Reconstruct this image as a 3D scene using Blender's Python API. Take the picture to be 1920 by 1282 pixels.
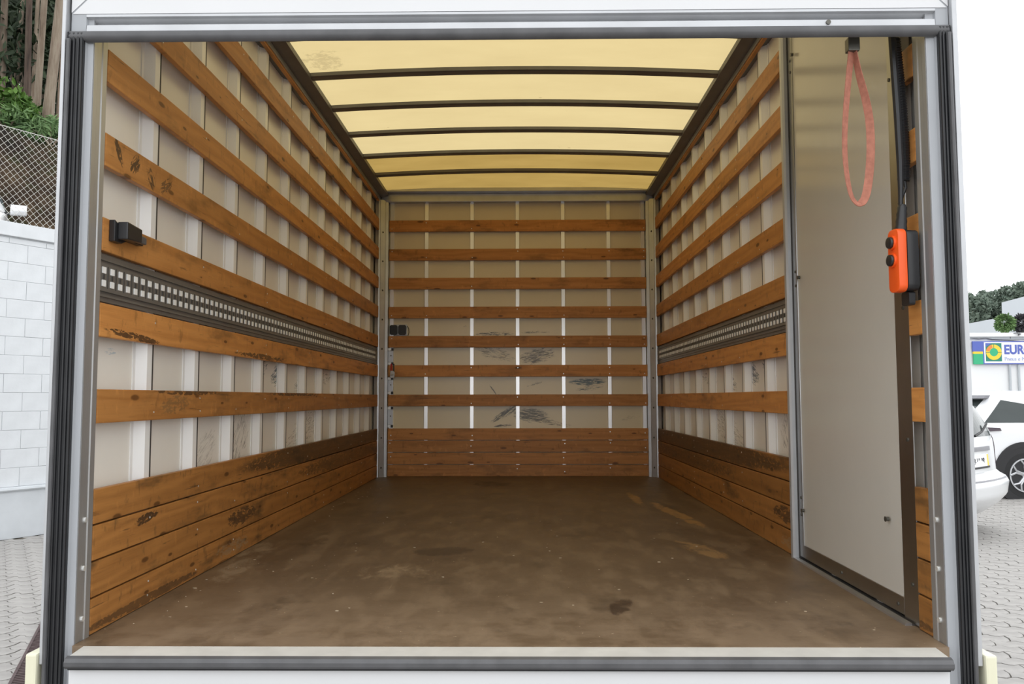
import bpy, bmesh, math, random
from mathutils import Vector, Matrix
import numpy as np

# ------------------------------------------------------------------ camera, sky, exposure
scene = bpy.context.scene
for o in list(bpy.data.objects):
    bpy.data.objects.remove(o)
col = scene.collection

F_PX = 1534.187
PITCH, YAW, ROLL = 0.0678, -0.012, -0.0019
CAM = Vector((0.0401, -2.3, 0.6789))
_fw = Vector((math.sin(YAW)*math.cos(PITCH), math.cos(YAW)*math.cos(PITCH), math.sin(PITCH)))
_r0 = Vector((math.cos(YAW), -math.sin(YAW), 0))
_u0 = _r0.cross(_fw)
_r = math.cos(ROLL)*_r0 + math.sin(ROLL)*_u0
_u = -math.sin(ROLL)*_r0 + math.cos(ROLL)*_u0
cd = bpy.data.cameras.new('camera')
cd.sensor_fit = 'HORIZONTAL'
cd.sensor_width = 36.0
cd.lens = F_PX/1920*36
cd.clip_end = 400
cam = bpy.data.objects.new('camera', cd)
cam.matrix_world = Matrix(((_r.x, _u.x, -_fw.x, CAM.x), (_r.y, _u.y, -_fw.y, CAM.y), (_r.z, _u.z, -_fw.z, CAM.z), (0, 0, 0, 1)))
col.objects.link(cam)
scene.camera = cam

world = bpy.data.worlds.new('overcast_sky')
scene.world = world
world.use_nodes = True
bgn = world.node_tree.nodes['Background']
bgn.inputs['Color'].default_value = (0.965, 0.985, 1.0, 1)
bgn.inputs['Strength'].default_value = 2.0

vs = scene.view_settings
vs.view_transform = 'Standard'
vs.look = 'None'
vs.gamma = 1.0
vs.use_curve_mapping = False
vs.exposure = 0.0

GZ = -0.80          # ground level, the truck floor is z = 0
rng = random.Random(7)

# ------------------------------------------------------------------ helpers
def tag(o, label=None, cat=None, group=None, kind=None):
    if label: o['label'] = label
    if cat: o['category'] = cat
    if group: o['group'] = group
    if kind: o['kind'] = kind
    return o

def link(name, me, parent=None, mat=None):
    o = bpy.data.objects.new(name, me)
    col.objects.link(o)
    if parent: o.parent = parent
    if mat is not None and me is not None and not me.materials: me.materials.append(mat)
    return o

def empty(name, loc=(0, 0, 0), rz=0.0):
    o = bpy.data.objects.new(name, None)
    col.objects.link(o)
    o.location = loc
    o.rotation_euler = (0, 0, rz)
    o.empty_display_size = 0.1
    return o

class MB:
    def __init__(self):
        self.v = []; self.f = []
    def add(self, vs_, fs):
        n = len(self.v)
        self.v += [tuple(p) for p in vs_]
        self.f += [tuple(i+n for i in f) for f in fs]
        return self
    def box(self, x0, x1, y0, y1, z0, z1):
        return self.add([(x0, y0, z0), (x1, y0, z0), (x1, y1, z0), (x0, y1, z0), (x0, y0, z1), (x1, y0, z1), (x1, y1, z1), (x0, y1, z1)],
                        [(0, 3, 2, 1), (4, 5, 6, 7), (0, 1, 5, 4), (1, 2, 6, 5), (2, 3, 7, 6), (3, 0, 4, 7)])
    def prism(self, poly, axis, a, b):
        # poly: 2-D points; axis: direction of extrusion. x:(y,z)  y:(x,z)  z:(x,y)
        n = len(poly)
        def P(p, t):
            return {'x': (t, p[0], p[1]), 'y': (p[0], t, p[1]), 'z': (p[0], p[1], t)}[axis]
        vs_ = [P(p, a) for p in poly] + [P(p, b) for p in poly]
        fs = [tuple(range(n))[::-1], tuple(range(n, 2*n))]
        fs += [(i, (i+1) % n, n+(i+1) % n, n+i) for i in range(n)]
        return self.add(vs_, fs)
    def tube(self, pts, r, n=8, cap=True):
        pts = [Vector(p) for p in pts]
        rs = r if isinstance(r, (list, tuple)) else [r]*len(pts)
        rings = []
        prev = None
        for i, p in enumerate(pts):
            d = (pts[min(i+1, len(pts)-1)]-pts[max(i-1, 0)]).normalized()
            if prev is None:
                a = d.orthogonal().normalized()
            else:
                a = (prev - d*prev.dot(d))
                a = a.normalized() if a.length > 1e-6 else d.orthogonal().normalized()
            prev = a
            b = d.cross(a)
            rings.append([p+(a*math.cos(2*math.pi*k/n)+b*math.sin(2*math.pi*k/n))*rs[i] for k in range(n)])
        vs_ = [q for rg in rings for q in rg]
        fs = []
        for i in range(len(pts)-1):
            for k in range(n):
                k2 = (k+1) % n
                fs.append((i*n+k, i*n+k2, (i+1)*n+k2, (i+1)*n+k))
        if cap:
            fs.append(tuple(range(n))[::-1]); fs.append(tuple(range((len(pts)-1)*n, len(pts)*n)))
        return self.add(vs_, fs)
    def disc(self, c, axis, r, h, n=16, r2=None):
        a = Vector(axis).normalized(); c = Vector(c)
        return self.tube([c-a*h/2, c+a*h/2], [r, r if r2 is None else r2], n)
    def ring(self, c, axis, r0, r1, h, n=24):
        a = Vector(axis).normalized(); c = Vector(c)
        e1 = a.orthogonal().normalized(); e2 = a.cross(e1)
        vs_ = []
        for k in range(n):
            d = e1*math.cos(2*math.pi*k/n)+e2*math.sin(2*math.pi*k/n)
            vs_ += [c+d*r0-a*h/2, c+d*r1-a*h/2, c+d*r1+a*h/2, c+d*r0+a*h/2]
        fs = []
        for k in range(n):
            i = 4*k; j = 4*((k+1) % n)
            for q in range(4):
                fs.append((i+q, j+q, j+(q+1) % 4, i+(q+1) % 4))
        return self.add(vs_, fs)
    def mesh(self, name, bevel=0, smooth=False):
        me = bpy.data.meshes.new(name)
        me.from_pydata(self.v, [], self.f)
        bm = bmesh.new(); bm.from_mesh(me)
        bmesh.ops.recalc_face_normals(bm, faces=bm.faces)
        if bevel:
            es = [e for e in bm.edges if len(e.link_faces) == 2 and e.calc_face_angle(0) > 0.5]
            bmesh.ops.bevel(bm, geom=es, offset=bevel, segments=2, affect='EDGES', profile=0.6)
        bm.to_mesh(me); bm.free()
        if smooth: me.shade_smooth()
        return me
    def build(self, name, mat, parent=None, bevel=0, smooth=False):
        return link(name, self.mesh(name, bevel, smooth), parent, mat)

def autosmooth(o, ang=35):
    me = o.data
    me.shade_smooth()
    try: me.set_sharp_from_angle(angle=math.radians(ang))
    except Exception: pass
    return o

# ------------------------------------------------------------------ materials
def new_mat(name):
    m = bpy.data.materials.new(name); m.use_nodes = True
    nt = m.node_tree
    b = nt.nodes['Principled BSDF']
    return m, nt, b

class NT:
    """small node wiring helper"""
    def __init__(self, nt): self.nt = nt
    def n(self, t, **kw):
        x = self.nt.nodes.new(t)
        for k, v in kw.items(): setattr(x, k, v)
        return x
    def put(self, sock, val):
        if isinstance(val, bpy.types.NodeSocket): self.nt.links.new(val, sock)
        elif isinstance(val, (tuple, list)) and len(val) == 3 and sock.type == 'RGBA': sock.default_value = (*val, 1)
        else: sock.default_value = val
    def math(self, op, a, b=0.0, c=0.0, clamp=False):
        x = self.n('ShaderNodeMath', operation=op, use_clamp=clamp)
        self.put(x.inputs[0], a); self.put(x.inputs[1], b); self.put(x.inputs[2], c)
        return x.outputs[0]
    def mix(self, fac, a, b, mode='MIX'):
        x = self.n('ShaderNodeMix', data_type='RGBA', blend_type=mode)
        self.put(x.inputs[0], fac); self.put(x.inputs[6], a); self.put(x.inputs[7], b)
        return x.outputs[2]
    def mapping(self, vec, scale=(1, 1, 1), loc=(0, 0, 0), rot=(0, 0, 0)):
        x = self.n('ShaderNodeMapping')
        self.put(x.inputs['Vector'], vec); x.inputs['Scale'].default_value = scale
        x.inputs['Location'].default_value = loc; x.inputs['Rotation'].default_value = rot
        return x.outputs[0]
    def noise(self, vec, scale=5, detail=4, rough=0.55, dist=0.0):
        x = self.n('ShaderNodeTexNoise')
        self.put(x.inputs['Vector'], vec)
        x.inputs['Scale'].default_value = scale; x.inputs['Detail'].default_value = detail
        x.inputs['Roughness'].default_value = rough; x.inputs['Distortion'].default_value = dist
        return x.outputs['Fac']
    def ramp(self, fac, stops, interp='LINEAR'):
        x = self.n('ShaderNodeValToRGB')
        x.color_ramp.interpolation = interp
        self.put(x.inputs[0], fac)
        el = x.color_ramp.elements
        while len(el) > 1: el.remove(el[-1])
        el[0].position = stops[0][0]; el[0].color = (*stops[0][1], 1)
        for p, c in stops[1:]:
            e = el.new(p); e.color = (*c, 1)
        return x.outputs[0]
    def step(self, v, a, b):
        x = self.n('ShaderNodeMapRange', interpolation_type='SMOOTHSTEP')
        self.put(x.inputs[0], v); x.inputs[1].default_value = a; x.inputs[2].default_value = b
        return x.outputs[0]
    def obj(self):
        return self.n('ShaderNodeTexCoord').outputs['Object']
    def pos(self):
        return self.n('ShaderNodeNewGeometry').outputs['Position']
    def rand(self):
        return self.n('ShaderNodeObjectInfo').outputs['Random']
    def sep(self, v):
        x = self.n('ShaderNodeSeparateXYZ'); self.put(x.inputs[0], v); return x.outputs
    def comb(self, a, b, c):
        x = self.n('ShaderNodeCombineXYZ'); self.put(x.inputs[0], a); self.put(x.inputs[1], b); self.put(x.inputs[2], c); return x.outputs[0]
    def bump(self, h, strength=0.2, dist=0.01):
        x = self.n('ShaderNodeBump'); x.inputs['Strength'].default_value = strength; x.inputs['Distance'].default_value = dist
        self.put(x.inputs['Height'], h); return x.outputs[0]

def plain(name, colr, rough=0.5, metal=0.0, var=0.06, scale=6.0, spec=0.5, bump=0.0):
    m, nt, b = new_mat(name); w = NT(nt)
    p = w.obj()
    f = w.noise(p, scale, 4)
    lo = tuple(max(0, c*(1-var)) for c in colr); hi = tuple(min(1, c*(1+var)) for c in colr)
    w.put(b.inputs['Base Color'], w.ramp(f, [(0.3, lo), (0.7, hi)]))
    b.inputs['Roughness'].default_value = rough; b.inputs['Metallic'].default_value = metal
    b.inputs['Specular IOR Level'].default_value = spec
    if bump: w.put(b.inputs['Normal'], w.bump(w.noise(p, scale*6, 3), bump, 0.004))
    return m

def pine(name, light, dark, dirt, dirt_amt=0.5, knots=True, rough=0.45, stains=(), both=False):
    # boards run along local X, height local Z
    m, nt, b = new_mat(name); w = NT(nt)
    o = w.obj()
    r = w.rand()
    off = w.comb(w.math('MULTIPLY', r, 37.0), w.math('MULTIPLY', r, 11.0), w.math('MULTIPLY', r, 23.0))
    v = w.n('ShaderNodeVectorMath', operation='ADD'); w.put(v.inputs[0], o); w.put(v.inputs[1], off); v = v.outputs[0]
    warp = w.noise(w.mapping(v, (0.55, 3, 4)), 2.2, 3, 0.5)
    s = w.sep(v)
    rings = w.math('SINE', w.math('ADD', w.math('MULTIPLY', s[2], 110.0), w.math('MULTIPLY', warp, 26.0)))
    fine = w.noise(w.mapping(v, (3, 60, 110)), 2.0, 3, 0.65)
    g = w.math('ADD', w.math('MULTIPLY', w.math('ADD', w.math('MULTIPLY', rings, 0.5), 0.5), 0.32), w.math('MULTIPLY', fine, 0.72))
    c = w.ramp(g, [(0.12, dark), (0.42, tuple(0.5*(a+d) for a, d in zip(light, dark))), (0.85, light)])
    # board-to-board tone
    tone = w.math('MULTIPLY_ADD', r, 0.35, 0.82)
    c = w.mix(1.0, c, w.comb(tone, tone, tone), 'MULTIPLY')
    blotch = w.noise(w.mapping(v, (0.9, 2, 3)), 3.0, 4, 0.62)
    c = w.mix(w.math('MULTIPLY', w.step(blotch, 0.52, 0.74), dirt_amt), c, dirt)
    fleck = w.noise(w.mapping(v, (16, 3, 9), (7, 3, 1)), 1.6, 4, 0.6)
    c = w.mix(w.math('MULTIPLY', w.step(fleck, 0.58, 0.72), 0.30), c, tuple(min(1, x*1.35) for x in light))
    c = w.mix(w.math('MULTIPLY', w.math('SUBTRACT', 1.0, w.step(fleck, 0.30, 0.42)), 0.45), c, dirt)
    # dark smears along the board edges
    smear = w.noise(w.mapping(v, (1.4, 8, 26), (3.3, 1, 2)), 3.0, 4, 0.66)
    c = w.mix(w.math('MULTIPLY', w.step(smear, 0.62, 0.74), 0.65), c, (0.035, 0.022, 0.014))
    if knots:
        vo = w.n('ShaderNodeTexVoronoi', feature='F1', voronoi_dimensions='2D')
        w.put(vo.inputs['Vector'], w.comb(w.math('MULTIPLY', s[0], 3.2), w.math('MULTIPLY', s[2], 9.5), 0.0))
        vo.inputs['Scale'].default_value = 1.0
        k = vo.outputs['Distance']
        kc = w.sep(vo.outputs['Color'])
        size = w.math('MULTIPLY_ADD', kc[0], 0.085, 0.03)
        kk = w.math('SUBTRACT', 1.0, w.step(w.math('DIVIDE', k, size), 0.55, 1.1))
        kk = w.math('MULTIPLY', kk, w.step(kc[1], 0.45, 0.5))
        c = w.mix(w.math('MULTIPLY', kk, 0.85), c, (0.045, 0.016, 0.006))
        halo = w.math('MULTIPLY', w.step(kc[1], 0.45, 0.5), w.math('SUBTRACT', 1.0, w.step(w.math('DIVIDE', k, size), 0.8, 3.2)))
        c = w.mix(w.math('MULTIPLY', halo, 0.25), c, dark)
    if stains:
        ps = w.sep(w.pos())
        left = w.math('LESS_THAN', ps[0], 9.0 if both else -1.15)
        for i, (cy, cz, hy, hz, tilt, colr, thr, st) in enumerate(stains):
            da = w.math('SUBTRACT', ps[1], cy); dz = w.math('SUBTRACT', ps[2], cz)
            ct, sn = math.cos(tilt), math.sin(tilt)
            u = w.math('ADD', w.math('MULTIPLY', da, ct/hy), w.math('MULTIPLY', dz, sn/hy))
            v2 = w.math('ADD', w.math('MULTIPLY', da, -sn/hz), w.math('MULTIPLY', dz, ct/hz))
            env = w.math('SUBTRACT', 1.0, w.step(w.math('ADD', w.math('MULTIPLY', u, u), w.math('MULTIPLY', v2, v2)), 0.1, 1.0))
            nz = w.noise(w.comb(w.math('MULTIPLY', u, hy/0.06), w.math('MULTIPLY', v2, hz/0.02), i*5.3), 1.6, 4, 0.65, 0.8)
            mk = w.math('MULTIPLY', w.step(w.math('ADD', w.math('MULTIPLY', env, 0.14), nz), thr, thr+0.09), w.step(env, 0.0, 0.4))
            c = w.mix(w.math('MULTIPLY', w.math('MULTIPLY', mk, left), st), c, colr)
    w.put(b.inputs['Base Color'], c)
    w.put(b.inputs['Roughness'], w.math('MULTIPLY_ADD', fine, 0.25, rough-0.1))
    b.inputs['Specular IOR Level'].default_value = 0.35
    w.put(b.inputs['Normal'], w.bump(g, 0.12, 0.002))
    return m

def panel_mat(name, base, stains, axis, rough=0.22):
    """white composite wall panel; stains: (centre along, centre z, half length, half height, tilt, colour, threshold, strength)"""
    m, nt, b = new_mat(name); w = NT(nt)
    p = w.pos(); s = w.sep(p)
    a = s[0] if axis == 'x' else s[1]
    z = s[2]
    f = w.noise(p, 1.3, 5, 0.6)
    c = w.ramp(f, [(0.3, tuple(x*0.93 for x in base)), (0.7, base)])
    # faint overall wear: small scuffs
    uv = w.comb(a, 0.0, z)
    sc = w.noise(w.mapping(uv, (9, 1, 30), rot=(0, 0.35, 0)), 2.0, 6, 0.7)
    c = w.mix(w.math('MULTIPLY', w.step(sc, 0.70, 0.80), 0.35), c, (0.16, 0.14, 0.11))
    for i, (ca, cz, ha, hz, tilt, colr, thr, st) in enumerate(stains):
        da = w.math('SUBTRACT', a, ca); dz = w.math('SUBTRACT', z, cz)
        ct, sn = math.cos(tilt), math.sin(tilt)
        u = w.math('ADD', w.math('MULTIPLY', da, ct/ha), w.math('MULTIPLY', dz, sn/ha))
        v = w.math('ADD', w.math('MULTIPLY', da, -sn/hz), w.math('MULTIPLY', dz, ct/hz))
        r2 = w.math('ADD', w.math('MULTIPLY', u, u), w.math('MULTIPLY', v, v))
        env = w.math('SUBTRACT', 1.0, w.step(r2, 0.15, 1.0))
        nz = w.noise(w.mapping(w.comb(w.math('MULTIPLY', u, ha/0.12), w.math('MULTIPLY', v, hz/0.05), float(i)*3.1), (1.0, 3.4, 1)), 1.9, 5, 0.72, 0.9)
        t2 = 0.53+(thr-0.66)*0.6
        mk = w.step(w.math('ADD', w.math('MULTIPLY', env, 0.14), nz), t2, t2+0.10)
        mk = w.math('MULTIPLY', mk, w.step(env, 0.0, 0.5))
        c = w.mix(w.math('MULTIPLY', mk, st), c, colr)
    w.put(b.inputs['Base Color'], c)
    b.inputs['Roughness'].default_value = rough
    b.inputs['Specular IOR Level'].default_value = 0.4
    return m

BLK = (0.025, 0.022, 0.02); BLU = (0.03, 0.075, 0.12); BRN = (0.07, 0.05, 0.022)
M = {}
M['slat'] = pine('varnished_pine', (0.60, 0.275, 0.082), (0.40, 0.160, 0.040), (0.21, 0.095, 0.028), 0.75)
M['slat_stained'] = pine('stained_varnished_pine', (0.60, 0.275, 0.082), (0.40, 0.160, 0.040), (0.21, 0.095, 0.028), 0.75, stains=[
    (0.16, 1.44, 0.06, 0.018, -1.0, (0.02, 0.015, 0.012), 0.50, 0.85), (0.27, 1.425, 0.05, 0.03, 0.9, (0.02, 0.015, 0.012), 0.54, 0.85), (0.38, 1.41, 0.05, 0.035, -0.9, (0.03, 0.02, 0.015), 0.57, 0.8), (0.50, 1.42, 0.07, 0.03, 0.6, (0.05, 0.03, 0.02), 0.58, 0.7),
    (0.30, 0.876, 0.22, 0.014, -0.05, (0.03, 0.018, 0.012), 0.50, 0.85), (1.6, 0.875, 0.45, 0.016, 0.0, (0.04, 0.025, 0.015), 0.53, 0.8), (0.75, 0.70, 0.35, 0.012, 0.0, (0.05, 0.03, 0.018), 0.52, 0.8), (2.2, 0.70, 0.6, 0.014, 0.0, (0.05, 0.03, 0.018), 0.54, 0.8), (0.62, 0.655, 0.16, 0.04, 0.1, (0.20, 0.12, 0.05), 0.55, 0.6)])
M['plank'] = pine('worn_pine_plank', (0.43, 0.195, 0.055), (0.26, 0.110, 0.030), (0.10, 0.056, 0.024), 0.9, both=True, stains=[
    (3.3, 0.37, 2.3, 0.075, 0.0, (0.055, 0.036, 0.02), 0.44, 0.75), (3.6, 0.26, 1.6, 0.06, 0.0, (0.06, 0.038, 0.02), 0.50, 0.6), (0.42, 0.285, 0.10, 0.02, 0.1, (0.03, 0.02, 0.014), 0.50, 0.85), (1.35, 0.16, 0.22, 0.045, 0.0, (0.045, 0.03, 0.02), 0.53, 0.75), (1.25, 0.045, 0.25, 0.035, 0.0, (0.33, 0.24, 0.14), 0.56, 0.5), (0.45, 0.02, 0.5, 0.018, 0.0, (0.05, 0.03, 0.018), 0.46, 0.7)])
SIDE_STAINS = [
    (0.25, 0.825, 0.05, 0.02, 0.1, (0.25, 0.42, 0.55), 0.82, 0.5),
    (1.30, 0.79, 0.10, 0.07, 0.5, BLU, 0.84, 0.7), (1.72, 0.815, 0.16, 0.05, 0.3, BLU, 0.80, 0.8),
    (2.02, 0.81, 0.17, 0.07, 0.3, BLU, 0.74, 0.85), (2.45, 0.77, 0.18, 0.06, 0.3, BLU, 0.82, 0.7),
    (3.0, 0.80, 0.3, 0.06, 0.1, BLK, 0.84, 0.6), (1.45, 0.50, 0.18, 0.14, 0.9, BLK, 0.86, 0.6),
    (1.05, 0.47, 0.14, 0.10, 0.5, (0.2, 0.18, 0.16), 0.82, 0.35), (2.6, 0.5, 0.6, 0.12, 0.2, (0.09, 0.075, 0.05), 0.84, 0.5),
    (0.8, 1.38, 0.05, 0.02, 0.0, BLK, 0.9, 0.5)]
BACK_STAINS = [
    (-0.20, 1.235, 0.20, 0.028, 0.02, BLK, 0.76, 0.9), (0.16, 1.25, 0.16, 0.012, 0.03, BLK, 0.80, 0.8),
    (-0.19, 1.06, 0.22, 0.07, -0.25, BRN, 0.80, 0.7), (0.17, 1.04, 0.20, 0.08, 0.2, BRN, 0.74, 0.9),
    (0.61, 0.815, 0.19, 0.035, 0.02, (0.02, 0.06, 0.075), 0.66, 0.95), (0.63, 0.76, 0.16, 0.035, 0.15, (0.03, 0.06, 0.07), 0.83, 0.9),
    (-0.21, 0.745, 0.075, 0.010, -0.95, BLK, 0.70, 0.9), (0.16, 0.80, 0.10, 0.014, 0.3, BLK, 0.78, 0.85),
    (-0.10, 0.545, 0.17, 0.035, 0.55, BLK, 0.70, 0.9), (0.12, 0.525, 0.19, 0.075, -0.1, BLK, 0.68, 0.85),
    (-0.12, 0.437, 0.11, 0.014, 0.1, BLK, 0.68, 0.9), (0.30, 0.46, 0.2, 0.03, -0.15, BRN, 0.76, 0.7),
    (-0.46, 1.30, 0.03, 0.012, 0.4, BLK, 0.8, 0.7), (0.98, 0.5, 0.1, 0.03, 0.2, BRN, 0.88, 0.5)]
def bay_material(side, a, b):
    st = SIDE_STAINS if side else BACK_STAINS
    st = [q for q in st if q[0]+q[2]*1.05 > a and q[0]-q[2]*1.05 < b]
    return panel_mat('white_side_panel' if side else 'roof_lit_back_panel', (0.93, 0.90, 0.84) if side else (0.80, 0.715, 0.53), st, 'y' if side else 'x')  # back panels carry the yellow roof light in their base colour
M['stud'] = plain('bare_aluminium_stud', (0.90, 0.90, 0.91), 0.30, 0.8, 0.03, 4)
M['stud_white'] = plain('white_coated_stud', (0.90, 0.90, 0.90), 0.25, 0.0, 0.02, 4)
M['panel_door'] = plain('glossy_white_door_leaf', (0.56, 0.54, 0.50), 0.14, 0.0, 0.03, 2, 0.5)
M['dark_fill'] = plain('dark_joint_fill', (0.055, 0.052, 0.05), 0.6)  # near-black fill shared by seals, joints and the painted shade of the slot recesses
M['alu'] = plain('brushed_aluminium', (0.50, 0.51, 0.53), 0.36, 0.85, 0.08, 9)
M['alu_light'] = plain('anodised_light_aluminium', (0.50, 0.51, 0.53), 0.36, 0.35, 0.06, 7)
M['alu_dark'] = plain('grey_roof_rail', (0.16, 0.155, 0.15), 0.45, 0.3, 0.1, 9)
M['door_alu'] = plain('door_frame_aluminium', (0.40, 0.395, 0.39), 0.33, 1.0, 0.06, 9)
M['frame_front'] = plain('pale_grey_frame_face', (0.36, 0.375, 0.40), 0.35, 0.0, 0.03, 5)
M['frame_paint'] = plain('aluminium_frame_profile', (0.50, 0.505, 0.51), 0.38, 0.7, 0.03, 5)
M['white_paint'] = plain('white_gel_coat', (0.66, 0.665, 0.68), 0.22, 0.0, 0.02, 2)
M['rubber'] = plain('black_rubber', (0.014, 0.0145, 0.017), 0.42, 0.0, 0.2, 12)
M['rubber_grey'] = plain('greyed_rubber', (0.085, 0.085, 0.09), 0.4, 0.0, 0.2, 12)
M['black_plastic'] = plain('black_plastic', (0.018, 0.018, 0.02), 0.35, 0.0, 0.1)
M['sill'] = plain('scuffed_pale_threshold', (0.56, 0.55, 0.52), 0.4, 0.0, 0.08, 12)
M['cream'] = plain('cream_plastic', (0.74, 0.72, 0.55), 0.4, 0.0, 0.05)
M['rail'] = plain('cargo_rail_aluminium', (0.25, 0.245, 0.235), 0.40, 0.6, 0.08, 12)
M['slot_gleam'] = plain('rail_slot_gleam', (0.86, 0.86, 0.85), 0.3, 0.0, 0.04, 30)
M['screw'] = plain('zinc_screw', (0.8, 0.8, 0.78), 0.3, 0.5, 0.04)
M['bolt_dark'] = plain('dull_bolt', (0.12, 0.115, 0.10), 0.4, 0.6, 0.1)
M['orange'] = plain('orange_plastic', (0.86, 0.105, 0.012), 0.4, 0.0, 0.06)
M['strap'] = plain('salmon_webbing', (0.40, 0.165, 0.115), 0.75, 0.0, 0.18, 60, 0.2)
M['red'] = plain('red_webbing', (0.42, 0.02, 0.015), 0.6)
M['steel'] = plain('galvanised_steel', (0.42, 0.42, 0.42), 0.4, 0.7, 0.1, 20)

M['grit'] = plain('pale_crumbs', (0.42, 0.34, 0.24), 0.8, 0.0, 0.3, 40)

def floor_material():
    m, nt, b = new_mat('phenolic_plywood_floor'); w = NT(nt)
    p = w.pos(); s = w.sep(p)
    big = w.noise(p, 0.9, 5, 0.6)
    mid = w.noise(w.mapping(p, (3.2, 1.2, 1)), 3.0, 6, 0.65)
    c = w.ramp(big, [(0.3, (0.095, 0.061, 0.036)), (0.7, (0.165, 0.110, 0.066))])
    c = w.mix(w.math('MULTIPLY', w.step(mid, 0.44, 0.66), 0.65), c, (0.225, 0.158, 0.098))
    mottle = w.noise(w.mapping(p, (1.7, 2.4, 1), (2, 7, 0)), 2.3, 6, 0.68)
    near_ = w.math('SUBTRACT', 1.0, w.step(w.math('ADD', s[1], w.math('MULTIPLY', mottle, 1.3)), 0.5, 1.7))
    c = w.mix(w.math('MULTIPLY', w.math('MULTIPLY', near_, w.step(mottle, 0.34, 0.62)), 0.65), c, (0.27, 0.195, 0.13))  # paler mottling towards the rear opening
    grime = w.noise(w.mapping(p, (1.6, 1.1, 1), (4, 2, 0)), 2.6, 6, 0.7)
    c = w.mix(w.math('MULTIPLY', w.step(grime, 0.54, 0.72), 0.55), c, (0.055, 0.036, 0.022))
    # scratches in two directions
    for rot, thr, st, loc in ((0.5, 0.69, 0.5, 1.0), (-0.9, 0.70, 0.4, 5.0), (1.35, 0.71, 0.5, 9.0)):
        sc = w.noise(w.mapping(p, (38, 2.2, 1), (loc, loc, 0), (0, 0, rot)), 1.0, 4, 0.6)
        c = w.mix(w.math('MULTIPLY', w.step(sc, thr, thr+0.05), st*0.6), c, (0.36, 0.27, 0.17))
    specks = w.noise(p, 55, 2, 0.5)
    c = w.mix(w.math('MULTIPLY', w.step(specks, 0.735, 0.76), 0.7), c, (0.55, 0.45, 0.33))
    # stains and rubbed streaks
    for i, (cx, cy, hx, hy, tilt, colr, thr, st) in enumerate([
            (0.36, 0.42, 0.045, 0.14, -0.25, (0.035, 0.018, 0.012), 0.66, 0.85), (-0.31, 1.38, 0.17, 0.13, 0.2, (0.035, 0.022, 0.016), 0.62, 0.6),
            (0.80, 3.25, 0.05, 0.45, 0.0, (0.42, 0.24, 0.085), 0.72, 0.7), (0.93, 2.6, 0.06, 0.75, 0.12, (0.42, 0.24, 0.085), 0.70, 0.7),
            (0.84, 1.42, 0.09, 0.30, 0.3, (0.40, 0.24, 0.10), 0.74, 0.6), (-0.2, 4.2, 0.20, 0.30, 0.0, (0.03, 0.02, 0.014), 0.72, 0.7),
            (-0.45, 0.95, 0.25, 0.2, 0.0, (0.40, 0.30, 0.19), 0.84, 0.5),
             (-1.12, 1.2, 0.10, 0.6, 0.1, (0.34, 0.27, 0.19), 0.80, 0.5)]):
        dx = w.math('SUBTRACT', s[0], cx); dy = w.math('SUBTRACT', s[1], cy)
        ct, sn = math.cos(tilt), math.sin(tilt)
        u = w.math('ADD', w.math('MULTIPLY', dx, ct/hx), w.math('MULTIPLY', dy, sn/hx))
        v = w.math('ADD', w.math('MULTIPLY', dx, -sn/hy), w.math('MULTIPLY', dy, ct/hy))
        env = w.math('SUBTRACT', 1.0, w.step(w.math('ADD', w.math('MULTIPLY', u, u), w.math('MULTIPLY', v, v)), 0.1, 1.0))
        nz = w.noise(w.comb(w.math('MULTIPLY', s[0], 2.2), s[1], i*2.7), 6.5, 4, 0.7, 0.6)
        mk = w.math('MULTIPLY', w.step(w.math('ADD', w.math('MULTIPLY', env, 0.3), nz), thr-0.14, thr+0.12), w.step(env, 0.0, 0.4))
        c = w.mix(w.math('MULTIPLY', mk, st), c, colr)
    w.put(b.inputs['Base Color'], c)
    w.put(b.inputs['Roughness'], w.math('MULTIPLY_ADD', mid, 0.3, 0.34))
    b.inputs['Specular IOR Level'].default_value = 0.45
    w.put(b.inputs['Normal'], w.bump(w.noise(p, 60, 3), 0.12, 0.003))
    return m
M['floor'] = floor_material()

def roof_material(name, colr, dark):
    m, nt, b = new_mat(name); w = NT(nt)
    p = w.pos(); s = w.sep(p)
    f = w.noise(w.mapping(p, (0.7, 1.5, 1)), 2.4, 5, 0.6)
    c = w.ramp(f, [(0.3, dark), (0.7, colr)])
    # dirt: a smudge in the rear corner and small specks
    du = w.math('MULTIPLY', w.math('ADD', s[0], 1.02), 6.0); dv = w.math('MULTIPLY', w.math('SUBTRACT', s[1], 1.98), 5.0)
    env = w.math('SUBTRACT', 1.0, w.step(w.math('ADD', w.math('MULTIPLY', du, du), w.math('MULTIPLY', dv, dv)), 0.0, 1.0))
    nz = w.noise(p, 26, 5, 0.7)
    c = w.mix(w.math('MULTIPLY', w.step(w.math('ADD', w.math('MULTIPLY', env, 0.3), nz), 0.68, 0.84), 0.3), c, (0.18, 0.13, 0.06))
    sp = w.noise(w.mapping(p, (6, 16, 1)), 1.0, 3, 0.5)
    c = w.mix(w.math('MULTIPLY', w.step(sp, 0.755, 0.78), 0.6), c, (0.16, 0.10, 0.04))
    nt.nodes.remove(b)
    tr = w.n('ShaderNodeBsdfTranslucent'); w.put(tr.inputs['Color'], c)
    df = w.n('ShaderNodeBsdfDiffuse'); w.put(df.inputs['Color'], c)
    mx = w.n('ShaderNodeMixShader'); mx.inputs[0].default_value = 0.25
    nt.links.new(tr.outputs[0], mx.inputs[1]); nt.links.new(df.outputs[0], mx.inputs[2])
    nt.links.new(mx.outputs[0], nt.nodes['Material Output'].inputs['Surface'])
    return m
M['roof'] = roof_material('translucent_roof_sheet', (0.60, 0.478, 0.24), (0.555, 0.435, 0.215))
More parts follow.
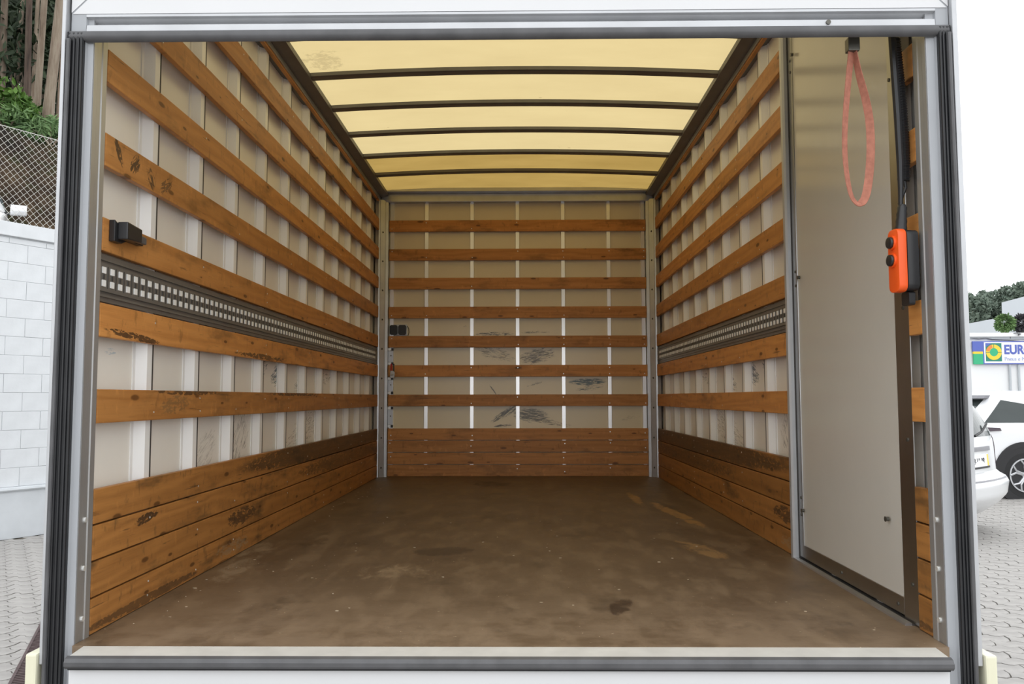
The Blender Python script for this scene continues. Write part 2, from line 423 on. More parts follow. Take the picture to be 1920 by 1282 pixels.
M['roof_amber'] = roof_material('amber_translucent_roof_sheet', (0.385, 0.255, 0.075), (0.31, 0.20, 0.055))  # front roof sheet in a darker amber tint

# ------------------------------------------------------------------ the cargo box
HW = 1.20                     # half width between slat faces
YB = 4.81                     # face of the slats on the front bulkhead
SL_TOP, SL_P, SL_H, SL_T = 2.2377, 0.2553, 0.1002, 0.021
ZPL = 0.4173                  # top of the kick planks
PW = HW + 0.050               # wall panel face
ROOF_E, ROOF_C = 2.452, 2.487
DOOR_Y0, DOOR_Y1 = 0.165, 1.20

# floor
fl = MB().prism([(-1.199, -0.012), (1.199, -0.012), (1.199, 0.076), (1.26, 0.076), (1.26, 4.87), (-1.26, 4.87), (-1.26, 0.076), (-1.199, 0.076)], 'z', -0.03, 0.0).build('floor', M['floor'])
tag(fl, 'worn brown plywood floor of the cargo box', kind='structure')

def wall(name, label):
    return tag(empty(name), label, kind='structure')
W_L = wall('wall_left', 'left cargo wall of white panels with orange wooden slats')
W_R = wall('wall_right', 'right cargo wall of white panels with orange wooden slats')
W_B = wall('wall_back', 'front bulkhead with white panels and horizontal wooden slats')

def slat_mesh(L, h, t, name):
    # length along local x from 0, thickness along -y..0 (face at y = 0 side -t), height from 0
    return MB().box(0, L, -t, 0, 0, h).mesh(name, bevel=0.003)

def side_wall(parent, sgn, yslat0):
    # panels and studs
    e0 = 0.474 if sgn < 0 else 0.493
    edges = [e0-0.4+0.4*i for i in range(12)]
    prev = 0.06
    zt = 2.44
    pm = {}
    for e in edges + [4.83]:
        if e <= prev+0.02: continue
        x0, x1 = sorted((sgn*PW, sgn*(PW+0.025)))
        MB().box(x0, x1, prev, e, 0.0, zt).build('panel', bay_material(True, prev, e), parent)
        prev = e
    L_ = zt
    for e in edges:
        if e < 0.2: continue
        xa, xb = sgn*PW, sgn*(HW+SL_T+0.0005)
        # hat section: two flanges and a raised face
        poly = [(xa, e-0.082), (sgn*(PW-0.003), e-0.082), (sgn*(PW-0.003), e-0.066), (xb, e-0.036), (xb, e), (xa, e)]
        MB().prism(poly, 'z', 0.0, zt).build('stud', M['stud_white'], parent)
        x0, x1 = sorted((sgn*(HW+SL_T+0.0005), sgn*PW))
        MB().box(x0, x1, e+0.0002, e+0.011, 0.0, zt).build('dark_strip', M['dark_fill'], parent)  # narrow dark strip along the far edge of the stud
    # slats
    Y1 = 4.735
    def put(zb, h, y0, y1, mat, name, t=SL_T):
        me = slat_mesh(y1-y0, h, t, name)
        o = link(name, me, parent, mat)
        if sgn < 0:
            o.rotation_euler = (0, 0, math.pi/2); o.location = (-HW-t, y0, zb)
        else:
            o.rotation_euler = (0, 0, -math.pi/2); o.location = (HW+t, y1, zb)
        return o
    segs = [(yslat0, Y1)] if sgn < 0 else [(0.078, 0.158), (1.248, Y1)]
    for k in range(-1, 7):
        for (a, b_) in segs:
            zb = SL_TOP+k*-SL_P-SL_H
            put(zb, SL_H if k >= 0 else 0.09, a, b_, M['slat_stained' if sgn < 0 and k in (3, 5, 6) else 'slat'], 'slat')
    ph = ZPL/4
    for i in range(4):
        for (a, b_) in segs:
            put(i*ph+0.002, ph-0.005, a, b_, M['plank'], 'plank', SL_T)
    # perforated cargo rail between slat 4 and 5
    zr0, zr1 = SL_TOP-5*SL_P+0.006, SL_TOP-4*SL_P-SL_H-0.006
    y0 = segs[-1][0]
    def box(y_a, y_b, z_a, z_b, d0, d1, mb):
        x0, x1 = sorted((sgn*(HW+d0), sgn*(HW+d1)))
        mb.box(x0, x1, y_a, y_b, z_a, z_b)
    r = MB()
    box(y0, Y1, zr0, zr1, 0.012, 0.020, r)                       # base plate
    box(y0, Y1, zr0+0.030, zr1-0.030, 0.004, 0.012, r)           # raised band
    box(y0, Y1, zr1-0.020, zr1-0.014, 0.006, 0.012, r)           # upper lip
    box(y0, Y1, zr0+0.014, zr0+0.020, 0.006, 0.012, r)           # lower lip
    rail = r.build('cargo_rail', M['rail'], parent)
    tag(rail, 'grey perforated aluminium lashing rail')
    sl = MB(); dk = MB()
    n = int((Y1-y0)/0.05)
    for i in range(n):
        yc = y0+0.02+i*0.05
        if yc > Y1-0.1: break
        for zc in (zr0+0.0535, zr0+0.0925):
            box(yc-0.0105, yc+0.0105, zc-0.0095, zc+0.0095, 0.0015, 0.004, sl)  # brightness of the slots put into the colour of raised dashes
        box(yc-0.0035, yc+0.0035, zr0+0.066, zr0+0.080, 0.002, 0.004, dk)  # dark strips paint in the shade of the slot recesses
        box(yc+0.0225, yc+0.0265, zr0+0.040, zr0+0.106, 0.003, 0.004, dk)
    tag(sl.build('slot_gleam_dashes', M['slot_gleam'], rail), 'two rows of small pale dashes standing for the brightness of the slots', kind='stuff')
    tag(dk.build('slot_shade_strips', M['dark_fill'], rail), kind='stuff')
    # screws at every stud
    scr = MB()
    for e in edges:
        if e < segs[-1][0]: continue
        for k in range(0, 7):
            zz_ = SL_TOP-k*SL_P-SL_H
            for dz in (0.026, 0.074):
                if rng.random() < 0.6: continue
                scr.disc((sgn*HW, e-0.028+rng.uniform(-.004, .004), zz_+dz+rng.uniform(-.005, .005)), (1, 0, 0), 0.0034, 0.003, 6)
        for i in range(4):
            for q in (0.03, 0.075):
                if rng.random() < 0.65: continue
                scr.disc((sgn*HW, e-0.028+rng.uniform(-.006, .006), i*ph+q), (1, 0, 0), 0.0036, 0.003, 6)
    tag(scr.build('screw_heads', M['screw'], parent), kind='stuff')
side_wall(W_L, -1, 0.082)
side_wall(W_R, 1, 0.082)

# front bulkhead
xs = [-1.10] + [0.0038+0.4*(i-2) for i in range(5)] + [1.105]
edges = [-1.24]+xs[1:-1]+[1.24]
for a, b_ in zip(edges[:-1], edges[1:]):
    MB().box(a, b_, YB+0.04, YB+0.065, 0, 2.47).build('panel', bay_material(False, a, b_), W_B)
for x in xs:
    MB().prism([(x-0.019, YB+0.04), (x-0.015, YB+0.0215), (x+0.015, YB+0.0215), (x+0.019, YB+0.04)], 'z', 0, 2.40).build('stud', M['stud'], W_B)
def back_board(zb, h, mat, name):
    L = 2*1.128
    o = link(name, slat_mesh(L, h, SL_T, name), W_B, mat)
    o.location = (-1.128+0.004, YB+SL_T, zb)
    return o
for k in range(7):
    back_board(SL_TOP-k*SL_P-SL_H, SL_H, M['slat'], 'slat')
ph = ZPL/4
for i in range(4):
    back_board(i*ph+0.002, ph-0.006, M['slat'], 'plank')
scr = MB()
for x in xs:
    for k in range(7):
        zz_ = SL_TOP-k*SL_P-SL_H
        for dz in (0.024, 0.078):
            if rng.random() < 0.45: continue
            scr.disc((x+rng.uniform(-.006, .006), YB, zz_+dz), (0, 1, 0), 0.0048, 0.004, 6)
    for i in range(4):
        if rng.random() < 0.55: scr.disc((x+rng.uniform(-.006, .006), YB, i*ph+rng.uniform(.03, .08)), (0, 1, 0), 0.0055, 0.004, 6)
tag(scr.build('screw_heads', M['screw'], W_B), kind='stuff')

# corner posts of the bulkhead (trim), with a row of bolts
tn = [0]
def trim(mb, mat, label, bevel=0.0):
    tn[0] += 1
    o = mb.build('trim_%d' % tn[0], mat, None, bevel)
    return tag(o, label, kind='structure')
for sgn, side in ((-1, 'left'), (1, 'right')):
    P = [(sgn*1.235, 4.745), (sgn*1.205, 4.738), (sgn*1.192, 4.742), (sgn*1.190, 4.752), (sgn*1.152, 4.772), (sgn*1.150, 4.778), (sgn*1.128, 4.786), (sgn*1.126, YB+0.03), (sgn*1.235, YB+0.03)]
    t = trim(MB().prism(P, 'z', 0.0, 2.41), M['alu'], 'grey aluminium corner post where the bulkhead meets the %s cargo wall' % side)
    bb = MB()
    for k in range(9):
        bb.disc((sgn*1.172, 4.761, 0.06+k*SL_P+0.02), (sgn*0.45, -1, 0), 0.008, 0.006, 8)
    tag(bb.build('bolt_heads', M['bolt_dark'], t), kind='stuff')
# rail across the top of the bulkhead
t = trim(MB().box(-1.19, 1.19, 4.775, YB+0.04, 2.396, 2.466), M['alu'], 'grey aluminium beam across the top of the bulkhead', 0.003)
MB().box(-1.175, -1.10, 4.768, 4.776, 2.402, 2.46).build('end_bracket', M['alu'], t, 0.002)
MB().box(1.10, 1.175, 4.768, 4.776, 2.402, 2.46).build('end_bracket', M['alu'], t, 0.002)
MB().prism([(4.70, 2.47), (4.70, 2.50), (YB+0.06, 2.50), (YB+0.06, 2.466), (4.78, 2.466)], 'x', -1.18, 1.18).build('gutter_lip', M['alu'], t)

# ceiling: translucent sheets, arched bars, side rails
CE = wall('ceiling', 'yellowed translucent roof with grey arched cross bars')
def crown(x): return ROOF_E+(ROOF_C-ROOF_E)*(1-(x/1.2)**2)
def sheet(y0, y1, mat, label):
    N = 16; m = MB(); n = 12
    xs_ = [-1.24+2.48*i/N for i in range(N+1)]
    ys_ = [y0+(y1-y0)*j/n for j in range(n+1)]
    m.add([(x, y, crown(x)+0.024) for y in ys_ for x in xs_], [(j*(N+1)+i, j*(N+1)+i+1, (j+1)*(N+1)+i+1, (j+1)*(N+1)+i) for j in range(n) for i in range(N)])
    o = m.build('roof_sheet', mat, CE, smooth=True)
    tag(o, label)
YT = 3.69
sheet(0.0, YT, M['roof'], 'pale yellow translucent sheet')
sheet(YT, 4.88, M['roof_amber'], 'darker amber translucent sheet')
bars = [2.14+0.505*k for k in range(-4, 5)]
def bar_mesh():
    N = 24; m = MB()
    prof = [(0.0, 0.020), (0.0, 0.0), (0.012, -0.004), (0.055, -0.004), (0.067, 0.0), (0.067, 0.020)]
    vs_ = []
    for i in range(N+1):
        x = -1.16+2.32*i/N
        vs_ += [(x, py, crown(x)+pz) for py, pz in prof]
    n = len(prof)
    fs = [(i*n+k, i*n+(k+1) % n, (i+1)*n+(k+1) % n, (i+1)*n+k) for i in range(N) for k in range(n)]
    fs += [tuple(range(n)), tuple(range(N*n, N*n+n))[::-1]]
    return m.add(vs_, fs).mesh('roof_bar')
bm_ = bar_mesh()
for y in bars:
    o = link('roof_bar', bm_, CE, M['alu_dark']); o.location = (0, y-0.03, 0)
for sgn, side in ((-1, 'left'), (1, 'right')):
    P = [(sgn*1.255, 2.405), (sgn*1.197, 2.405), (sgn*1.195, 2.432), (sgn*1.175, 2.434), (sgn*1.128, 2.444), (sgn*1.126, 2.47), (sgn*1.255, 2.47)]
    t = trim(MB().prism(P, 'y', 0.02, 4.84), M['alu_dark'], 'dark roof rail along the top of the %s cargo wall' % side)
    x0, x1 = sorted((sgn*1.199, sgn*1.1935))
    MB().box(x0, x1, 0.02, 4.75, 2.404, 2.431).build('cover_strip', M['alu'], t)

# ------------------------------------------------------------------ rear frame
def post(sgn, side):
    xr, xf, xo, xe = (1.200, 1.219, 1.269, 1.280) if sgn < 0 else (1.200, 1.226, 1.264, 1.279)
    s = sgn
    P = [(s*1.262, -0.012), (s*xf, -0.012), (s*(xf-0.003), 0.0), (s*xr, 0.002), (s*xr, 0.022), (s*(xr+0.005), 0.026), (s*(xr+0.005), 0.046), (s*(xr-0.001), 0.050), (s*(xr-0.001), 0.074), (s*1.262, 0.074)]
    P = [(s*1.262, 0.0), (s*xr, 0.002), (s*xr, 0.022), (s*(xr+0.0015), 0.026), (s*(xr+0.0015), 0.046), (s*(xr-0.001), 0.050), (s*(xr-0.001), 0.074), (s*1.262, 0.074)]
    t = trim(MB().prism(P, 'z', -0.62, 2.5), M['frame_paint'], '%s upright of the grey rear door frame with rivets' % side)
    MB().prism([(s*1.262, -0.012), (s*xf, -0.012), (s*(xf-0.003), -0.004), (s*(xr+0.001), -0.002), (s*(xr+0.001), 0.001), (s*1.262, 0.001)], 'z', -0.62, 2.5).build('front_face', M['frame_front'], t)
    sl = MB()
    a, b_ = sorted((s*(xf+0.001), s*(xo-0.001)))
    sl.box(a, b_, -0.020, -0.008, -0.62, 1.735)
    w_ = (b_-a)
    for q in (0.16, 0.42, 0.68, 0.88):
        sl.tube([(a+w_*q, -0.021, -0.62), (a+w_*q, -0.021, 1.73)], 0.0042, 8)
    autosmooth(sl.build('rubber_seal', M['rubber'], t))
    # the loose inner lip of the seal
    pts = []
    for i in range(25):
        z = -0.6+2.31*i/24
        pts.append((s*(xo-0.006+0.0035*math.sin(z*2.1+1)), -0.028, z))
    autosmooth(MB().tube(pts, 0.006, 8).build('seal_lip', M['rubber_grey'], t))
    a, b_ = sorted((s*xo, s*xe))
    MB().box(a, b_, -0.030, 0.12, -0.045, 2.6).build('edge_profile', M['alu_light'], t, 0.003)
    rv = MB()
    for z in (0.06, 0.20, 0.335):
        rv.disc((s*(xr+0.002), 0.036, z), (1, 0, 0), 0.0075, 0.012, 10)
    tag(rv.build('rivets', M['screw'], t), kind='stuff')
    return t
post(-1, 'left'); post(1, 'right')
# head of the frame
t = trim(MB().prism([(-0.014, 1.737), (-0.012, 1.757), (0.012, 1.770), (-0.004, 1.778), (-0.016, 1.780), (-0.016, 1.787), (0.03, 1.787), (0.03, 1.748), (0.004, 1.737)], 'x', -1.217, 1.224), M['alu_light'], 'grey channel profile across the head of the rear opening')
sm = MB().prism([(-0.020, 1.710), (-0.026, 1.720), (-0.022, 1.735), (0.004, 1.735), (0.004, 1.714), (-0.010, 1.706)], 'x', -1.262, 1.258)
autosmooth(sm.build('rubber_seal', M['rubber_grey'], t), 50)
MB().disc((0.92, -0.014, 1.749), (0, 1, 0), 0.007, 0.006, 10).build('rivet', M['bolt_dark'], t)
# panel above the head, mitred corners
zb, zt, xo = 1.790, 2.60, 1.262
g = 0.0018
t = trim(MB().box(-1.262, 1.262, 0.0, 0.02, zb, zt), M['dark_fill'], 'white mitred panel above the rear opening')
w_ = 0.16
MB().prism([(-xo+g*2, zb), (xo-g*2, zb), (xo-w_-g, zb+w_-g), (-xo+w_+g, zb+w_-g)], 'y', -0.014, 0.0).build('bottom_rail', M['white_paint'], t)
for s in (-1, 1):
    MB().prism([(s*xo, zb+g*2), (s*xo, zt), (s*(xo-w_), zt), (s*(xo-w_), zb+w_+g)], 'y', -0.014, 0.0).build('side_rail', M['white_paint'], t)
MB().box(-xo+w_+g, xo-w_-g, -0.014, 0.0, zb+w_+g, zt).build('infill_panel', M['white_paint'], t)
# sill
t = trim(MB().prism([(-0.012, -0.001), (-0.012, -0.03), (-0.088, -0.03), (-0.088, -0.006)], 'x', -1.168, 1.162), M['sill'], 'pale aluminium threshold along the rear edge of the floor')
MB().prism([(-0.088, -0.003), (-0.100, -0.007), (-0.106, -0.016), (-0.106, -0.026), (-0.100, -0.034), (-0.086, -0.034)], 'x', -1.170, 1.164).build('bumper_strip', M['rubber_grey'], t, 0.0)
MB().prism([(-0.103, -0.027), (-0.100, -0.037), (-0.08, -0.037), (-0.08, -0.027)], 'x', -1.162, 1.156).build('strip_underside', M['rubber'], t)
t = trim(MB().box(-1.168, 1.162, -0.085, -0.02, -0.66, -0.036), M['white_paint'], 'white tail panel below the threshold', 0.004)
for s, side in ((-1, 'left'), (1, 'right')):
    a, b_ = sorted((s*1.281, s*1.312))
    o = MB().box(a, b_, -0.04, 0.06, -0.66, -0.014).build('corner_buffer', M['cream'], None, 0.006)
    tag(o, 'cream upright buffer at the foot of the %s frame post' % side, 'buffer')

# outer skin of the box (closes the shell to daylight)
sk = MB()
sk.box(-1.285, -1.27, 0.1, 4.92, -0.15, 2.55); sk.box(1.27, 1.285, 0.1, 4.92, -0.15, 2.55); sk.box(-1.285, 1.285, 4.88, 4.92, -0.15, 2.55)
trim(sk, M['white_paint'], 'white outer skin of the truck box')
trim(MB().box(-1.2, 1.2, 0.0, 4.9, -0.16, -0.031), M['alu_dark'], 'underside frame of the truck box')

# ------------------------------------------------------------------ side door on the right wall
D = wall('door_1', 'white side door with grey aluminium frame inside the right wall')
xf = 1.205
zt = 2.40
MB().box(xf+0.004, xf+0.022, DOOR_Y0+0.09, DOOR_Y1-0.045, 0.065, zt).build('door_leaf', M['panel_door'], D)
MB().box(xf, xf+0.03, DOOR_Y0, DOOR_Y0+0.095, 0.004, zt).build('door_stile', M['door_alu'], D, 0.003)
MB().box(xf, xf+0.03, DOOR_Y1-0.05, DOOR_Y1, 0.014, zt).build('door_stile', M['door_alu'], D, 0.003)
MB().box(xf, xf+0.03, DOOR_Y0+0.095, DOOR_Y1-0.05, 0.014, 0.068).build('bottom_rail', M['door_alu'], D, 0.003)
MB().prism([(xf+0.03, 1.205), (1.188, 1.205), (1.180, 1.212), (1.180, 1.236), (1.188, 1.243), (xf+0.03, 1.243)], 'z', 0.0, zt).build('hinge_post', M['alu_light'], D)
MB().prism([(xf-0.003, 1.200), (xf-0.003, 1.2045), (xf+0.02, 1.2045), (xf+0.02, 1.200)], 'z', 0.0, zt).build('edge_seal', M['dark_fill'], D)
MB().prism([(1.178, 0.0), (1.180, 0.006), (1.198, 0.008), (1.200, 0.0)], 'y', 0.2, 1.21).build('door_sill', M['alu'], D)
MB().box(1.200, 1.24, 0.2, 1.21, 0.0, 0.004).build('sill_gap', M['dark_fill'], D)
for (y, z) in ((1.134, 0.211), (0.345, 0.292), (1.112, 1.178), (1.125, 2.14)):
    k = MB().disc((xf-0.006, y, z), (1, 0, 0), 0.007, 0.010, 12).disc((xf-0.010, y, z), (1, 0, 0), 0.009, 0.005, 12, 0.006)
    autosmooth(k.build('door_bolt', M['bolt_dark'], D))
rv = MB()
for (y, z) in ((1.168, 0.19), (1.168, 0.26), (1.168, 1.15), (1.168, 1.21), (1.168, 2.13), (1.168, 2.08), (0.20, 0.12), (0.20, 0.55), (0.20, 0.95), (0.20, 1.35), (0.20, 1.68), (0.245, 1.68), (0.75, 0.04), (0.30, 0.04)):
    rv.disc((xf, y, z), (1, 0, 0), 0.006, 0.006, 8)
tag(rv.build('rivets', M['bolt_dark'], D), kind='stuff')

# ------------------------------------------------------------------ things inside the box
# pull strap hanging from the head
def strap():
    root = empty('pull_strap', (1.012, 0.05, 1.70))
    tag(root, 'salmon pink webbing loop hanging in front of the white side door', 'strap')
    path = []
    # (x offset, z offset) outline of the loop, from the top down the left side and up the right
    P = [(0.0, 0.03), (-0.004, -0.02), (-0.014, -0.10), (-0.024, -0.19), (-0.030, -0.28), (-0.028, -0.36), (-0.018, -0.43), (-0.004, -0.459), (0.010, -0.463), (0.026, -0.44), (0.038, -0.38), (0.045, -0.30), (0.044, -0.22), (0.034, -0.15), (0.018, -0.08), (0.008, -0.02), (0.004, 0.03)]
    tw = [0.1, 0.15, 0.3, 0.45, 0.6, 0.75, 0.9, 1.1, 1.2, 1.2, 1.15, 1.1, 1.0, 0.8, 0.5, 0.2, 0.1]
    N = 6
    pts = []
    for i in range(len(P)-1):
        p0 = P[max(i-1, 0)]; p1 = P[i]; p2 = P[i+1]; p3 = P[min(i+2, len(P)-1)]
        for j in range(N):
            t_ = j/N
            def cr(a, b, c, d): return 0.5*((2*b)+(-a+c)*t_+(2*a-5*b+4*c-d)*t_*t_+(-a+3*b-3*c+d)*t_**3)
            pts.append((cr(p0[0], p1[0], p2[0], p3[0]), cr(p0[1], p1[1], p2[1], p3[1]), tw[i]+(tw[i+1]-tw[i])*t_))
    pts.append((*P[-1], tw[-1]))
    m = MB(); vs_ = []
    hw, th = 0.0115, 0.0012
    for i, (x, z, a) in enumerate(pts):
        q0 = pts[max(i-1, 0)]; q1 = pts[min(i+1, len(pts)-1)]
        d = Vector((q1[0]-q0[0], 0, q1[1]-q0[1])).normalized()
        side0 = Vector((0, 1, 0)); nor0 = d.cross(side0).normalized()
        # turn the band about its own run so that its face shows
        sd = side0*math.cos(a*0.85)+nor0*math.sin(a*0.85)
        if i < len(pts)/2: sd = side0*math.cos(1.15-a*0.3)+nor0*math.sin(1.15-a*0.3)
        nr = d.cross(sd)
        c = Vector((x, 0, z))
        vs_ += [c+sd*hw+nr*th, c-sd*hw+nr*th, c-sd*hw-nr*th, c+sd*hw-nr*th]
    fs = [(i*4+k, i*4+(k+1) % 4, (i+1)*4+(k+1) % 4, (i+1)*4+k) for i in range(len(pts)-1) for k in range(4)]
    fs += [(0, 1, 2, 3), tuple(len(vs_)-4+k for k in range(4))[::-1]]
    autosmooth(m.add(vs_, fs).build('webbing', M['strap'], root), 50)
    MB().box(-0.016, 0.018, -0.014, 0.014, -0.012, 0.028).build('stitched_end', M['bolt_dark'], root, 0.003)
strap()

# pendant control with its cables
def control():
    root = empty('pendant_control', (1.152, 0.085, 0.0), math.radians(4))
    tag(root, 'orange and black pendant control hanging beside the right frame post', 'control')
    # local -x is the front. rounded shells
    def rr(x0, x1, y0, y1, r, n=5):
        out = []
        for (cx, cy, a0) in ((x1-r, y1-r, 0), (x0+r, y1-r, 90), (x0+r, y0+r, 180), (x1-r, y0+r, 270)):
            for k in range(n+1):
                a = math.radians(a0+90*k/n); out.append((cx+r*math.cos(a), cy+r*math.sin(a)))
        return out
    z0, z1 = 0.982, 1.168
    sh = MB().prism(rr(-0.030, 0.030, z0, z1, 0.02), 'x', -0.026, 0.001).build('front_shell', M['orange'], root, 0.005)
    autosmooth(sh, 50)
    bk = MB().prism(rr(-0.031, 0.031, z0+0.004, z1-0.004, 0.018), 'x', 0.001, 0.036).build('back_shell', M['black_plastic'], root, 0.004)
    autosmooth(bk, 50)
    for zc in (1.128, 1.076):
        bt = MB().disc((-0.028, 0.0, zc), (1, 0, 0), 0.021, 0.008, 24).build('button_bezel', M['orange'], root)
        autosmooth(bt)
        autosmooth(MB().disc((-0.034, 0.0, zc), (1, 0, 0), 0.017, 0.012, 24).build('button', M['black_plastic'], bt, 0.003))
    # cable gland above the box
    gl = []
    for i in range(9):
        gl.append((0.0+0.003*i*0.3, 0.0, z1-0.006+0.010*i))
    g = MB()
    g.tube(gl, [0.017, 0.0175, 0.0155, 0.0165, 0.0145, 0.0155, 0.0135, 0.0145, 0.009], 12)
    autosmooth(g.build('cable_gland', M['black_plastic'], root))
    MB().tube([(0.002, 0, z1+0.07), (0.004, 0.0, z1+0.12), (0.006, 0.002, z1+0.20), (0.004, 0.004, z1+0.35), (-0.004, 0.006, z1+0.60)], [0.0065, 0.008, 0.010, 0.011, 0.011], 8).build('cable', M['rubber'], root)
    MB().prism(rr(-0.012, 0.03, 0.945, 0.985, 0.008), 'x', 0.012, 0.03).build('hanging_bracket', M['black_plastic'], root)
control()

# black corrugated conduit next to it, coming from the roof
def conduit():
    root = empty('corrugated_conduit', (1.168, 0.125, 1.30))
    tag(root, 'black corrugated cable conduit running down beside the right frame post', 'conduit')
    pts, rs = [], []
    N = 110
    for i in range(N+1):
        t_ = i/N
        z = 0.46-t_*0.44
        x = 0.012*math.sin(t_*2.2)+0.004
        pts.append((x, -0.012*t_, z)); rs.append(0.0165 if i % 2 else 0.0138)
    autosmooth(MB().tube(pts, rs, 10).build('conduit_hose', M['rubber'], root), 20)
    e = pts[-1]
    MB().tube([e, (e[0]+0.002, e[1], e[2]-0.02), (e[0]-0.008, e[1], e[2]-0.045), (e[0]-0.018, e[1], e[2]-0.07)], 0.005, 8).build('wire_tail', M['rubber'], root)
conduit()

# black clip on the left wall
def clip():
    root = empty('strap_clip', (-1.199, 0.0, 0.0))
    tag(root, 'black plastic clip screwed to a slat of the left wall near the opening', 'clip')
    MB().prism([(0.115, 1.150), (0.115, 1.215), (0.16, 1.200), (0.295, 1.198), (0.30, 1.190), (0.30, 1.168), (0.20, 1.166), (0.16, 1.150)], 'x', 0.0, 0.018).build('base_plate', M['black_plastic'], root, 0.002)
    MB().prism([(0.13, 1.158), (0.13, 1.212), (0.225, 1.206), (0.225, 1.164)], 'x', 0.018, 0.050).build('jaw', M['black_plastic'], root, 0.004)
    MB().prism([(0.225, 1.168), (0.225, 1.196), (0.29, 1.192), (0.29, 1.170)], 'x', 0.018, 0.034).build('lever', M['rubber_grey'], root, 0.003)
clip()

# crumbs of dried paint and grit on the floor
drg = random.Random(12); db = MB()
for i in range(75):
    x = drg.uniform(-1.15, 1.1); y = drg.uniform(0.1, 2.6)
    if drg.random() < 0.35: x = -1.15+abs(drg.gauss(0, .08)); y = drg.uniform(0.2, 4.3)
    r_ = drg.uniform(0.001, 0.0042)*(1.0 if drg.random() < 0.85 else 1.8); a0 = drg.uniform(0, 6.28); n_ = drg.randint(4, 6)
    poly = [(x+r_*drg.uniform(.6, 1.2)*math.cos(a0+6.283*k/n_)*1.5, y+r_*drg.uniform(.6, 1.2)*math.sin(a0+6.283*k/n_)) for k in range(n_)]
    db.prism(poly, 'z', 0.0, drg.uniform(0.0008, 0.0025))
tag(db.build('floor_grit', M['grit']), 'pale crumbs and grit scattered on the brown floor', 'grit', kind='stuff')

# fittings on the bulkhead
def sockets():
    root = empty('double_socket', (-1.043, YB+0.036, 1.222))
    tag(root, 'pair of black sockets mounted on the bulkhead by the left corner post', 'socket')
    MB().box(-0.078, 0.078, -0.008, 0.004, 0.0, 0.098).build('back_plate', M['alu_light'], root, 0.002)
    for x in (-0.038, 0.038):
        MB().prism([(x-0.034, 0.018), (x-0.024, 0.006), (x+0.024, 0.006), (x+0.034, 0.018), (x+0.034, 0.080), (x+0.024, 0.092), (x-0.024, 0.092), (x-0.034, 0.080)], 'y', -0.034, -0.008).build('socket_cover', M['black_plastic'], root, 0.004)
    MB().tube([(0.078, -0.004, 0.085), (0.092, -0.006, 0.06), (0.095, -0.006, 0.03), (0.085, -0.004, 0.0)], 0.003, 6).build('cable', M['rubber'], root)
sockets()
def ratchet():
    root = empty('ratchet_strap', (-1.085, YB-0.002, 0.88))
    tag(root, 'small red and grey ratchet strap hanging over a bulkhead slat', 'strap')
    MB().box(-0.018, -0.004, -0.006, 0.0, 0.03, 0.095).build('red_band', M['red'], root, 0.001)
    MB().box(0.006, 0.016, -0.008, 0.0, 0.02, 0.095).build('handle', M['black_plastic'], root, 0.002)
    MB().prism([(-0.022, -0.03), (0.018, -0.03), (0.022, 0.02), (0.006, 0.034), (-0.016, 0.034)], 'y', -0.02, 0.0).build('ratchet_body', M['steel'], root, 0.003)
    MB().tube([(-0.012, -0.010, 0.0), (0.012, -0.010, 0.0)], 0.013, 10).build('spool', M['steel'], root)
ratchet()
def plates():
    spots = [(SL_TOP-5*SL_P+0.004, SL_TOP-4*SL_P-SL_H-0.004, 'above'), (SL_TOP-6*SL_P+0.004, SL_TOP-5*SL_P-SL_H-0.004, 'below'), (ZPL+0.004, SL_TOP-6*SL_P-SL_H-0.004, 'lowest')]
    words = ['grey steel plate with black end stops, highest of three at the left corner post', 'grey steel plate with black end stops, middle of three at the left corner post', 'grey steel plate with black end stops, lowest of three at the left corner post']
    for (z0, z1, _), lb in zip(spots, words):
        root = empty('lock_plate', (-1.098, YB+0.018, z0))
        tag(root, lb, 'lock plate', 'lock plates at the left corner post')
        h = z1-z0
        MB().box(-0.028, 0.016, -0.008, 0.0, 0.024, h-0.024).build('plate', M['alu'], root, 0.002)
        MB().box(0.000, 0.018, -0.014, 0.0, 0.0, 0.022).build('end_stop', M['black_plastic'], root)
        MB().box(0.000, 0.018, -0.014, 0.0, h-0.022, h).build('end_stop', M['black_plastic'], root)
        MB().box(-0.027, -0.002, -0.012, 0.0, 0.002, 0.022).build('pad', M['screw'], root)
        MB().box(-0.027, -0.002, -0.012, 0.0, h-0.022, h-0.002).build('pad', M['screw'], root)
        MB().disc((-0.004, -0.010, h*0.55), (0, 1, 0), 0.006, 0.006, 8).build('bolt', M['bolt_dark'], root)
plates()

# ------------------------------------------------------------------ outside: materials
M['paver'] = plain('concrete_paver', (0.36, 0.345, 0.33), 0.75, 0.0, 0.16, 7, 0.3, 0.15)
def paving_far_material():
    m, nt, b = new_mat('paving_seen_from_afar'); w = NT(nt)
    p = w.pos()
    br = w.n('ShaderNodeTexBrick')
    w.put(br.inputs['Vector'], w.mapping(p, (1, 1, 1), rot=(0, 0, 0.21)))
    br.inputs['Color1'].default_value = (0.37, 0.355, 0.34, 1); br.inputs['Color2'].default_value = (0.33, 0.315, 0.30, 1)
    br.inputs['Mortar'].default_value = (0.20, 0.185, 0.16, 1)
    br.inputs['Scale'].default_value = 1.0; br.inputs['Mortar Size'].default_value = 0.004
    br.inputs['Brick Width'].default_value = 0.235; br.inputs['Row Height'].default_value = 0.118
    f = w.noise(p, 0.8, 5, 0.6)
    c = w.mix(w.math('MULTIPLY', w.step(f, 0.5, 0.75), 0.35), br.outputs['Color'], (0.24, 0.22, 0.19))
    w.put(b.inputs['Base Color'], c); b.inputs['Roughness'].default_value = 0.85
    return m
M['paving_far'] = paving_far_material()
M['joint'] = plain('sandy_joint', (0.15, 0.135, 0.11), 0.9, 0.0, 0.25, 30, 0.1)
